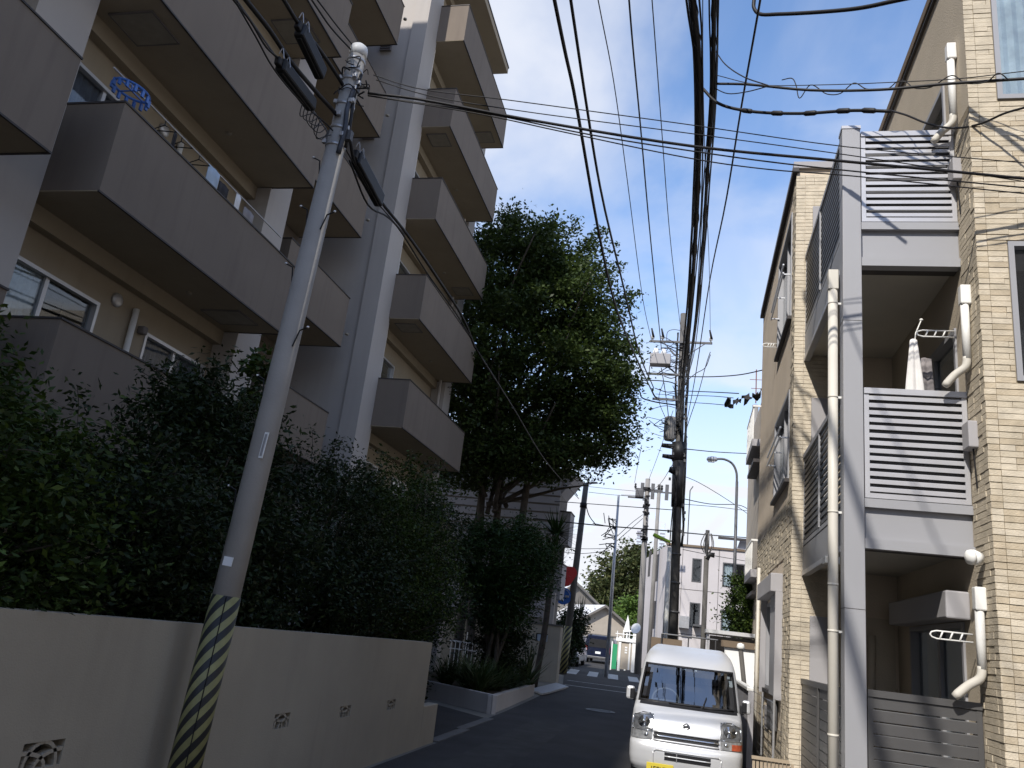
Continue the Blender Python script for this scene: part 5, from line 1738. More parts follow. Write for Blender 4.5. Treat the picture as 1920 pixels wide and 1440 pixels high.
# distant towers
for x, y, h, w, lab in ((-17.2, 500, 73, 1.6, 'faint distant tower just left of the main utility pole'), (-30.9, 500, 66, 1.6, 'faint distant tower beside the far grey pole')):
    t = thing('tower', (x, y, gz(70)), lab, 'tower')
    MB().box(x - w, x + w, y, y + 4, 0, h - 4).build('shaft', M['tower'], t)
    MB().box(x - w * 0.75, x + w * 0.75, y + 0.4, y + 3.6, h - 4, h).build('crown', M['tower'], t)
    q = MB()
    for i in range(12):
        q.box(x - w * 0.9, x + w * 0.9, y - 0.06, y - 0.001, 44 + i * 2, 45 + i * 2)
    q.build('window_band', M['curtain_dark'], t)

# ================================================================ FAR VEHICLES AND GATE
def car_loft(t, secs, m, name='body', bevel=0.06):
    """secs: (y, half width low, half width high, z low, z high)"""
    q = MB()
    rings = []
    for (x, y, hl, hm, hh, z0, z1, z2) in secs:
        rings.append(len(q.v))
        q.v += [(x - hl, y, z0), (x + hl, y, z0), (x + hm, y, z1), (x + hh, y, z2), (x - hh, y, z2), (x - hm, y, z1)]
    for a in range(len(rings) - 1):
        for i in range(6):
            q.f.append((rings[a] + i, rings[a] + (i + 1) % 6, rings[a + 1] + (i + 1) % 6, rings[a + 1] + i))
    q.f.append(tuple(rings[0] + i for i in range(6)))
    q.f.append(tuple(rings[-1] + 5 - i for i in range(6)))
    return q.build(name, m, t, False, bevel)
M['blue_paint'] = mat('navy_paint', (0.006, 0.010, 0.030), 0.25, 0.1, var=0.05, spec=0.6)
M['grey_car'] = mat('pale_car_paint', (0.5, 0.52, 0.55), 0.28, 0.2, var=0.03, spec=0.6)
bv = thing('parked_minivan', (-4.9, 48.5, gz(48.5)), 'dark navy boxy minivan parked at the end of the street', 'minivan')
zb = gz(48.5)
car_loft(bv, [(-4.9, 48.5, .70, .72, .60, zb + .3, zb + .75, zb + 1.40), (-4.9, 48.62, .72, .74, .63, zb + .26, zb + .8, zb + 1.52), (-4.9, 51.0, .72, .74, .63, zb + .26, zb + .8, zb + 1.55), (-4.9, 51.6, .72, .73, .58, zb + .26, zb + .85, zb + 1.3)], M['blue_paint'])
MB().prism([(-5.42, 48.49, zb + .86), (-4.38, 48.49, zb + .86), (-4.42, 48.49, zb + 1.32), (-5.38, 48.49, zb + 1.32)], (0, 0.02, 0)).build('rear_window', M['black'], bv)
MB().box(-5.02, -4.72, 48.47, 48.499, zb + .52, zb + .64).build('number_plate', M['white'], bv)
for x in (-5.55, -4.25):
    MB().box(x - .05, x + .05, 48.46, 48.56, zb + .55, zb + .9).build('tail_light', M['red'], bv, bevel=.01)
MB().box(-5.6, -4.2, 48.42, 48.6, zb + .24, zb + .38).build('bumper', M['steel_dark'], bv, bevel=.03)
for x in (-5.5, -4.3):
    for y in (48.95, 51.0):
        wh = MB().lathe((x - .09, y, zb + .27), [(.2, 0), (.27, .02), (.27, .16), (.2, .18)], 18, (1, 0, 0)).build('wheel', M['black'], bv, True)
        MB().lathe((x - .1, y, zb + .27), [(.15, 0), (.15, .2)], 12, (1, 0, 0)).build('rim', M['steel'], wh, True)
gcx, gcy = -5.9, 41.0
gzb = gz(41)
gc = thing('parked_car', (gcx, gcy, gzb), 'pale grey car half hidden behind the striped pole', 'car')
car_loft(gc, [(gcx, gcy, .74, .78, .70, gzb + .28, gzb + .5, gzb + .72), (gcx, gcy + .15, .8, .82, .74, gzb + .24, gzb + .5, gzb + .80), (gcx, gcy + .9, .8, .83, .75, gzb + .24, gzb + .55, gzb + .92), (gcx, gcy + 3.8, .8, .83, .75, gzb + .24, gzb + .55, gzb + .95), (gcx, gcy + 4.0, .75, .78, .7, gzb + .28, gzb + .5, gzb + .9)], M['grey_car'])
car_loft(gc, [(gcx, gcy + .85, .70, .68, .66, gzb + .9, gzb + .92, gzb + .95), (gcx, gcy + 1.5, .72, .66, .58, gzb + .9, gzb + 1.2, gzb + 1.42), (gcx, gcy + 2.9, .72, .66, .58, gzb + .9, gzb + 1.2, gzb + 1.44), (gcx, gcy + 3.7, .70, .67, .62, gzb + .9, gzb + .95, gzb + 1.0)], M['black'], 'cabin')
for x in (gcx - .78, gcx + .64):
    for y in (gcy + .75, gcy + 3.1):
        wh = MB().lathe((x, y, gzb + .3), [(.2, 0), (.3, .02), (.3, .16), (.2, .18)], 20, (1, 0, 0)).build('wheel', M['black'], gc, True)
        MB().lathe((x - .01, y, gzb + .3), [(.17, 0), (.17, .2)], 14, (1, 0, 0)).build('rim', M['steel'], wh, True)
for x in (gcx - .6, gcx + .6):
    MB().box(x - .16, x + .16, gcy - .02, gcy + .1, gzb + .56, gzb + .7).build('headlight', M['lamp_clear'], gc, bevel=.02)
gt = thing('gateway', (-3.0, 43, gz(43)), 'white framed gateway with tall grey door panel and green sheet beside it', 'gateway')
g0 = gz(43)
MB().box(-3.30, -3.18, 42.9, 43.0, g0, 1.95).build('post', M['white'], gt)
MB().box(-2.62, -2.40, 42.9, 43.1, g0, 2.15).build('post', M['white'], gt)
MB().box(-3.45, -2.41, 42.86, 42.899, 1.72, 1.88).build('beam', M['white'], gt)
MB().box(-3.17, -2.63, 42.95, 42.99, g0 + 0.1, 1.71).build('door_panel', M['house_wall'], gt)
MB().box(-2.78, -2.70, 42.92, 42.949, g0 + 0.1, 1.70).build('door_edge', M['white'], gt)
q = MB()
for z in (1.40, 1.28, 1.16):
    q.box(-2.98, -2.86, 42.93, 42.949, z, z + 0.08)
q.build('door_marks', M['white'], gt)
MB().box(-3.60, -3.36, 43.0, 43.04, g0 + 0.05, 1.55).build('green_sheet', M['green'], gt)
MB().box(-3.66, -3.605, 42.98, 43.06, g0, 1.66).build('post', M['white'], gt)
q = MB()
for x in (-3.4, -3.1, -2.8):
    q.tube([(x, 42.9, 1.881), (x, 42.9, 2.2)], 0.025, 6)
q.tube([(-3.5, 42.9, 2.06), (-2.5, 42.9, 2.06)], 0.025, 6)
q.build('top_rail', M['white'], gt)
q = MB()
q.prism([(-3.22, 44.0, 2.15), (-2.86, 44.0, 2.15), (-2.94, 44.0, 2.75), (-3.02, 44.0, 3.05), (-3.08, 44.0, 2.75)], (0, 0.1, 0))
q.tube([(-3.2, 43.95, 2.2), (-2.62, 43.95, 2.3)], 0.05, 8)
q.tube([(-3.0, 44, g0), (-3.0, 44, 2.2)], 0.05, 8)
single('finial', q, M['white'], 'pointed white ornament rising above the white gateway', 'ornament')

# unseen house added beside the camera to hold back sky and ground light
t = thing('added_house', (9, -12, 0), 'plain grey house added out of view beside the viewpoint to block light', 'house')
mb = MB()
wn = [(y, y + 1.6, z, z + 1.2) for y in (-28, -23, -18, -13, -8, -3) for z in (1.2, 4.0, 6.8)]
holed_wall(mb, 'x', 4.3, -34, 3.6, 0, 9.6, wn, 0.1, 1)
mb.quad((4.3, 3.6, 0), (14, 3.6, 0), (14, 3.6, 9.6), (4.3, 3.6, 9.6))
mb.quad((4.3, -34, 0), (14, -34, 0), (14, -34, 9.6), (4.3, -34, 9.6))
mb.build('wall', M['grey_bldg'], t)
MB().box(4.2, 14, -34, 3.7, 9.601, 9.8).build('roof', M['cap_brown'], t)
for w_ in wn:
    window(t, 'x', 4.3, *w_, 1, 2, [(w_[0], w_[1], 'curtain')], 'alu')

# ================================================================ VEGETATION
def limb(mb, p0, p1, r0, r1, bend=0.15, n=6):
    p0, p1 = Vector(p0), Vector(p1)
    L = (p1 - p0).length
    pts = [p0.lerp(p1, t) + Vector((random.uniform(-1, 1), random.uniform(-1, 1), random.uniform(-.4, .4))) * bend * L * math.sin(math.pi * t) * 0.5 for t in (0, .33, .66, 1)]
    pts = spline(pts, 3)
    mb.tube(pts, [r0 + (r1 - r0) * i / (len(pts) - 1) for i in range(len(pts))], n)

# tall broadleaf tree beyond the apartment block
tt = thing('broadleaf_tree', (-6.3, 26.5, 0.1), 'tall leafy tree rising beyond the apartment block against the sky', 'tree')
tk = MB()
for (bx, by) in ((-6.7, 26.4), (-6.2, 26.9), (-7.3, 26.8), (-5.8, 26.2)):
    limb(tk, (bx, by, 0), (bx + random.uniform(-.4, .5), by + random.uniform(-.3, .3), 6.8), 0.17, 0.11, 0.05, 9)
BR = []
for i in range(34):
    a = random.uniform(0, 2 * math.pi)
    z0 = random.uniform(5.2, 9.5)
    b0_ = Vector((-6.4 + random.uniform(-.5, .5), 26.5 + random.uniform(-.4, .4), z0))
    e = Vector((-6.2 + 3.4 * math.cos(a), 26.3 + 2.8 * math.sin(a), z0 + random.uniform(0.8, 5.0)))
    limb(tk, b0_, e, 0.085, 0.02, 0.2, 6)
tk.build('trunk', M['bark'], tt, True)
parts = []
for (c, r, nc) in (((-6.0, 26.2, 10.6), (3.7, 3.3, 3.9), 470), ((-6.9, 26.4, 14.4), (2.1, 2.0, 2.2), 170), ((-5.3, 26.2, 13.0), (2.0, 2.0, 2.0), 140),
                   ((-3.6, 26.0, 10.4), (1.6, 1.6, 2.0), 100), ((-3.5, 26.0, 8.2), (1.5, 1.6, 1.1), 75), ((-5.3, 25.6, 7.2), (2.2, 1.8, 0.8), 85), ((-7.4, 26, 6.7), (1.7, 1.8, 0.8), 50), ((-8.2, 26, 9), (1.8, 2, 3), 130)):
    P, _ = blob(c, r, nc, 105, 0.62, 0.4, 0.45)
    parts.append(P)
# sprays that break the outline
for i in range(75):
    a = random.uniform(0, 2 * math.pi)
    el = random.uniform(-0.75, 1.2)
    d = Vector((math.cos(a) * math.cos(el), math.sin(a) * math.cos(el), math.sin(el)))
    p0 = Vector((-5.9, 26.2, 11.0)) + Vector((d.x * 3.3, d.y * 3.0, d.z * 4.5))
    ln = random.uniform(0.5, 1.5)
    dr = (d + Vector((0.10, 0, -0.25 if el < 0.4 else 0.25))).normalized()
    for k in range(7):
        c = p0 + dr * ln * k / 6 + Vector((0, 0, -0.10 * (k / 6) ** 2))
        parts.append(np.array(c) + rng.normal(size=(int(34 - 3 * k), 3)) * (0.26 - 0.02 * k) * np.array([1, 1, 0.55]))
P = np.concatenate(parts)
leaf_mesh('crown', P, 0.165, 0.08, M['leaf_tree'], tt, 0.7)

# shrubs behind the retaining wall
def shrub(loc, label, blobs, per, ls, m, group=None, tw=14, cr=0.28, name='shrub', shell=0.5):
    t = thing(name, loc, label, 'shrub', group)
    s = MB()
    allp = []
    for (c, r, nc) in blobs:
        P, cc = blob(c, r, nc, per, cr, shell, 0.8)
        P = P[(P[:, 2] > 1.25) & ((P[:, 0] < -3.6) | (P[:, 2] > 1.47))]
        allp.append(P)
        for q in cc[:: max(1, len(cc) // tw)]:
            base_ = Vector((loc[0] + random.uniform(-.25, .25), loc[1] + random.uniform(-.25, .25), loc[2]))
            limb(s, base_, Vector(q), 0.022, 0.005, 0.15, 5)
    for (c, r, nc) in blobs:
        for i in range(max(2, nc // 9)):
            a, el = random.uniform(0, 2 * math.pi), random.uniform(0.1, 1.4)
            d = Vector((math.cos(a) * math.cos(el), math.sin(a) * math.cos(el), math.sin(el)))
            p0 = Vector((c[0] + d.x * r[0] * 0.85, c[1] + d.y * r[1] * 0.85, c[2] + d.z * r[2] * 0.85))
            p1 = p0 + (d + Vector((0, 0, 0.25))) * random.uniform(0.2, 0.5) * (1.0 if cr > 0.2 else 0.5)
            pts_ = spline([p0, (p0 + p1) / 2 + Vector((0, 0, 0.05)), p1 - Vector((0, 0, 0.03))], 4)
            s.tube(pts_, 0.004, 4)
            for p in pts_:
                if p.x < -3.62 or p.z > 1.6:
                    allp.append(np.array(p) + rng.normal(size=(9, 3)) * 0.05)
    s.build('stems', M['bark'], t)
    leaf_mesh('crown', np.concatenate(allp), ls[0] * 0.78, ls[1] * 0.8, m, t, 0.5)
    return t
shrub((-4.9, 3.6, 1.2), 'sprawling dark shrub at the left end of the retaining wall', [((-4.7, 3.2, 2.1), (0.95, 1.2, 0.95), 90), ((-4.2, 4.3, 1.9), (0.6, 0.8, 0.75), 50), ((-4.9, 4.6, 2.5), (0.5, 0.5, 0.6), 30)], 170, (0.085, 0.034), M['leaf_shrub'])
shrub((-3.75, 3.35, 1.45), 'drooping tuft spilling over the left end of the retaining wall', [((-3.62, 3.45, 1.52), (0.22, 0.3, 0.16), 14)], 60, (0.07, 0.026), M['leaf_bright'], tw=5, cr=0.14)
shrub((-4.8, 5.6, 1.2), 'dense dark shrub below the lowest curtained balcony', [((-4.6, 5.5, 2.0), (0.9, 1.1, 0.85), 95), ((-4.2, 6.2, 1.8), (0.6, 0.8, 0.6), 45)], 170, (0.075, 0.034), M['leaf_dark'])
shrub((-5.0, 7.3, 1.2), 'feathery dark shrub left of the striped pole under the small window', [((-4.9, 7.2, 2.7), (0.75, 1.0, 1.0), 95), ((-4.4, 7.4, 1.9), (0.8, 1.0, 0.75), 60), ((-5.3, 7.6, 3.4), (0.35, 0.5, 0.4), 20)], 170, (0.10, 0.036), M['leaf_dark'])
shrub((-5.05, 8.2, 1.2), 'tall shoot with larger leaves standing beside the striped pole', [((-5.0, 8.05, 3.9), (0.16, 0.22, 0.48), 12), ((-5.0, 8.1, 3.0), (0.3, 0.35, 0.6), 22)], 36, (0.13, 0.075), M['leaf_shrub'], tw=6, cr=0.16)
shrub((-4.7, 9.6, 1.2), 'dark round shrub just right of the striped pole', [((-4.7, 9.5, 2.4), (0.85, 1.2, 1.15), 120), ((-4.1, 9.8, 1.9), (0.5, 1.2, 0.65), 60)], 170, (0.075, 0.034), M['leaf_dark'])
shrub((-4.7, 12.0, 1.2), 'olive leaved bush rising above the right end of the retaining wall', [((-4.8, 11.9, 2.7), (0.95, 1.3, 1.35), 140), ((-4.3, 12.6, 2.1), (0.7, 1.2, 0.9), 70)], 170, (0.075, 0.036), M['leaf_shrub'])
def shrub2(*a, **k):
    return shrub(*a, **k)
# lower growth where the wall ends (reaches the ground)
t = thing('shrub', (-4.9, 14.2, 0), 'dark leafy shrub filling the corner past the wall end', 'shrub')
s = MB()
Pa, cc = blob((-5.0, 14.2, 2.4), (1.1, 1.4, 1.9), 170, 110, 0.28, 0.45, 0.8)
Pb, c2 = blob((-5.1, 13.4, 1.0), (0.9, 0.9, 0.9), 70, 110, 0.28, 0.45, 0.8)
for q in list(cc[::9]) + list(c2[::9]):
    limb(s, (-5.0, 14.1, 0), Vector(q), 0.025, 0.006, 0.15, 5)
s.build('stems', M['bark'], t)
P = np.concatenate([Pa, Pb])
leaf_mesh('crown', P[P[:, 2] > 0.02], 0.08, 0.036, M['leaf_dark'], t)
t = thing('shrub', (-6.0, 17.8, 0), 'tall shadowed shrub between the wall end and the planter tree', 'shrub')
Pa, cc = blob((-6.1, 17.6, 2.4), (1.0, 1.4, 2.1), 150, 100, 0.3, 0.45, 0.8)
s = MB()
for q in cc[::9]:
    limb(s, (-6.0, 17.8, 0), Vector(q), 0.025, 0.006, 0.15, 5)
s.build('stems', M['bark'], t)
leaf_mesh('crown', Pa[Pa[:, 2] > 0.02], 0.09, 0.04, M['leaf_dark'], t)

# clipped conifer in the planter
t = thing('clipped_conifer', (-4.75, 20.6, 0.28), 'dense dome shaped dark green conifer growing from the planter', 'tree')
s = MB()
for i in range(5):
    limb(s, (-4.75 + random.uniform(-.15, .15), 20.6 + random.uniform(-.15, .15), 0.2), (-4.7 + random.uniform(-.7, .6), 20.6 + random.uniform(-.5, .5), 2.6), 0.07, 0.04, 0.1, 7)
s.build('trunk', M['bark'], t, True)
Pa, _ = blob((-4.70, 20.6, 3.25), (1.28, 1.25, 1.2), 230, 120, 0.34, 0.55, 0.8)
Pb, _ = blob((-4.6, 20.5, 2.2), (0.9, 0.9, 0.7), 70, 100, 0.34, 0.4, 0.8)
leaf_mesh('crown', np.concatenate([Pa, Pb]), 0.11, 0.035, M['leaf_conifer'], t)
# leafy climber round its foot
t = thing('shrub', (-4.7, 21.4, 0.28), 'dark leafy undergrowth round the foot of the clipped conifer', 'shrub')
Pa, cc = blob((-4.7, 21.5, 1.35), (0.75, 0.8, 0.95), 90, 90, 0.3, 0.3, 0.8)
s = MB()
for q in cc[::8]:
    limb(s, (-4.7, 21.4, 0.25), Vector(q), 0.02, 0.006, 0.15, 5)
s.build('stems', M['bark'], t)
leaf_mesh('crown', Pa[Pa[:, 2] > 0.3], 0.09, 0.045, M['leaf_dark'], t)

def blades(name, parent, c, n, L, w, m, tilt=(0.3, 1.3), droop=0.8, seg=4):
    V, F = [], []
    o = parent_loc(parent)
    for i in range(n):
        a = random.uniform(0, 2 * math.pi)
        th = random.uniform(*tilt)
        d = Vector((math.cos(a), math.sin(a), 0))
        side = Vector((-d.y, d.x, 0))
        l = L * random.uniform(0.6, 1.1)
        p = Vector(c) + d * random.uniform(0, 0.12) + side * random.uniform(-0.1, 0.1)
        b0 = len(V)
        for k in range(seg + 1):
            ww = w * (1 - (k / seg) ** 2) + 0.001
            V += [tuple(p - side * ww / 2 - o), tuple(p + side * ww / 2 - o)]
            t_ = th + droop * k / seg
            p = p + (d * math.sin(t_) + Vector((0, 0, math.cos(t_)))) * l / seg
        for k in range(seg):
            F.append((b0 + 2 * k, b0 + 2 * k + 1, b0 + 2 * k + 3, b0 + 2 * k + 2))
    me = bpy.data.meshes.new(name)
    me.from_pydata(V, [], F)
    me.materials.append(m)
    ob = bpy.data.objects.new(name, me)
    col.objects.link(ob)
    ob.parent = parent
    return ob
for (x, y, s_, lab) in ((-4.35, 18.3, 1.0, 'strap leaved clump nearest the front corner of the planter'), (-4.75, 18.9, 1.15, 'tallest strap leaved clump in the middle of the planter'), (-4.30, 19.6, 1.0, 'strap leaved clump along the road side of the planter'),
                        (-5.4, 19.3, 0.9, 'shaded strap leaved clump toward the back left of the planter'), (-4.2, 20.9, 0.8, 'small strap leaved clump under the conifer')):
    t = thing('strap_leaf_plant', (x, y, 0.28), lab, 'plant', 'strap leaved clumps in the planter')
    blades('foliage', t, (x, y, 0.28), 190, 0.95 * s_, 0.035, M['leaf_blade'], (0.1, 1.0), 1.1)
t = thing('strap_leaf_plant', (-4.05, 22.2, 0.28), 'spiky plant with stiff upright blades at the far end of the planter', 'plant')
blades('foliage', t, (-4.1, 22.2, 0.3), 60, 1.15, 0.06, M['leaf_blade'], (0.1, 0.9), 0.15)
t = thing('potted_flower', (-4.05, 22.6, 0.28), 'low reddish stemmed plant at the planter end near the ramp plate', 'plant')
blades('foliage', t, (-4.05, 22.6, 0.28), 40, 0.5, 0.05, M['leaf_shrub'], (0.1, 1.0), 0.5)
MB().lathe((-4.05, 22.62, 0.28), [(0.10, 0), (0.14, 0.22), (0.12, 0.23)], 14).build('pot', M['cap_brown'], t, True)
# yucca
t = thing('yucca', (-3.95, 25.0, 0.1), 'spiky yucca with long pointed leaves beside the boarded building', 'yucca')
s = MB()
limb(s, (-4.35, 25.2, 0), (-4.1, 25.0, 4.6), 0.10, 0.08, 0.05, 8)
s.build('trunk', M['bark'], t, True)
for (c, n, L) in (((-4.1, 25.0, 4.65), 110, 0.85), ((-4.15, 25.0, 4.1), 70, 0.8), ((-4.2, 25.05, 3.6), 50, 0.75)):
    blades('leaf_rosette', t, c, n, L, 0.055, M['leaf_conifer'], (0.15, 1.9), 0.15, 3)
# hedge tree on the right
t = thing('round_tree', (2.0, 29.0, 0), 'dark glossy round tree above the white garden wall', 'tree')
s = MB()
limb(s, (2.0, 29, 0), (2.0, 29, 2.8), 0.12, 0.08, 0.05, 8)
s.build('trunk', M['bark'], t, True)
Pa, _ = blob((2.1, 28.6, 3.15), (0.95, 1.1, 1.35), 170, 90, 0.3, 0.45, 0.8)
leaf_mesh('crown', Pa, 0.11, 0.06, M['leaf_shrub'], t)
# shrub behind the striped pole
t = thing('shrub', (-5.1, 37.5, gz(37)), 'dark shrub against the far side of the striped pole', 'shrub')
Pa, cc = blob((-5.0, 37.5, 1.75), (0.6, 0.8, 1.25), 100, 70, 0.32, 0.4, 0.8)
s = MB()
for q in cc[::10]:
    limb(s, (-5.1, 37.5, 0.2), Vector(q), 0.03, 0.008, 0.12, 5)
s.build('stems', M['bark'], t)
leaf_mesh('crown', Pa[Pa[:, 2] > 0.3], 0.14, 0.07, M['leaf_dark'], t)
blades('sprigs', t, (-4.7, 37.4, 2.6), 14, 1.0, 0.05, M['leaf_dark'], (0.05, 0.6), 0.1)
# trees at the end of the street
def far_tree(loc, blobs, per, ls, m, label, cr=0.8):
    t = thing('broadleaf_tree', loc, label, 'tree', None)
    s = MB()
    limb(s, loc, (loc[0] + .2, loc[1], blobs[0][0][2]), 0.3, 0.15, 0.05, 7)
    ps = []
    for (c, r, nc) in blobs:
        P, cc = blob(c, r, nc, per, cr, 0.5, 0.6)
        ps.append(P)
        for q in cc[::14]:
            limb(s, (loc[0], loc[1], c[2] - r[2] * 0.7), Vector(q), 0.08, 0.02, 0.15, 4)
    s.build('trunk', M['bark'], t)
    leaf_mesh('crown', np.concatenate(ps), ls[0], ls[1], m, t, 0.7)
far_tree((-5.6, 74, 0.6), [((-5.7, 74, 6.6), (2.6, 2.6, 3.6), 150), ((-3.6, 74, 7.6), (2.4, 2.4, 3.0), 110), ((-7.2, 73, 5.2), (1.4, 1.6, 2.2), 60)], 60, (0.34, 0.2), M['leaf_far'], 'large round olive tree at the end of the street')
far_tree((-3.5, 62, 0.5), [((-3.6, 62, 3.6), (1.5, 1.4, 1.5), 80)], 60, (0.26, 0.15), M['leaf_bright'], 'bright green sunlit bush in front of the large far tree', 0.5)
far_tree((-4.6, 60, 0.5), [((-4.6, 60, 2.5), (0.9, 0.9, 1.0), 40)], 60, (0.24, 0.10), M['leaf_bright'], 'low bright fern like bush beside the gabled house', 0.4)
far_tree((-9.6, 90, 0.6), [((-9.6, 90, 4.4), (1.6, 1.6, 2.6), 50)], 50, (0.4, 0.24), M['leaf_far'], 'small distant tree left of the large far tree', 0.6)

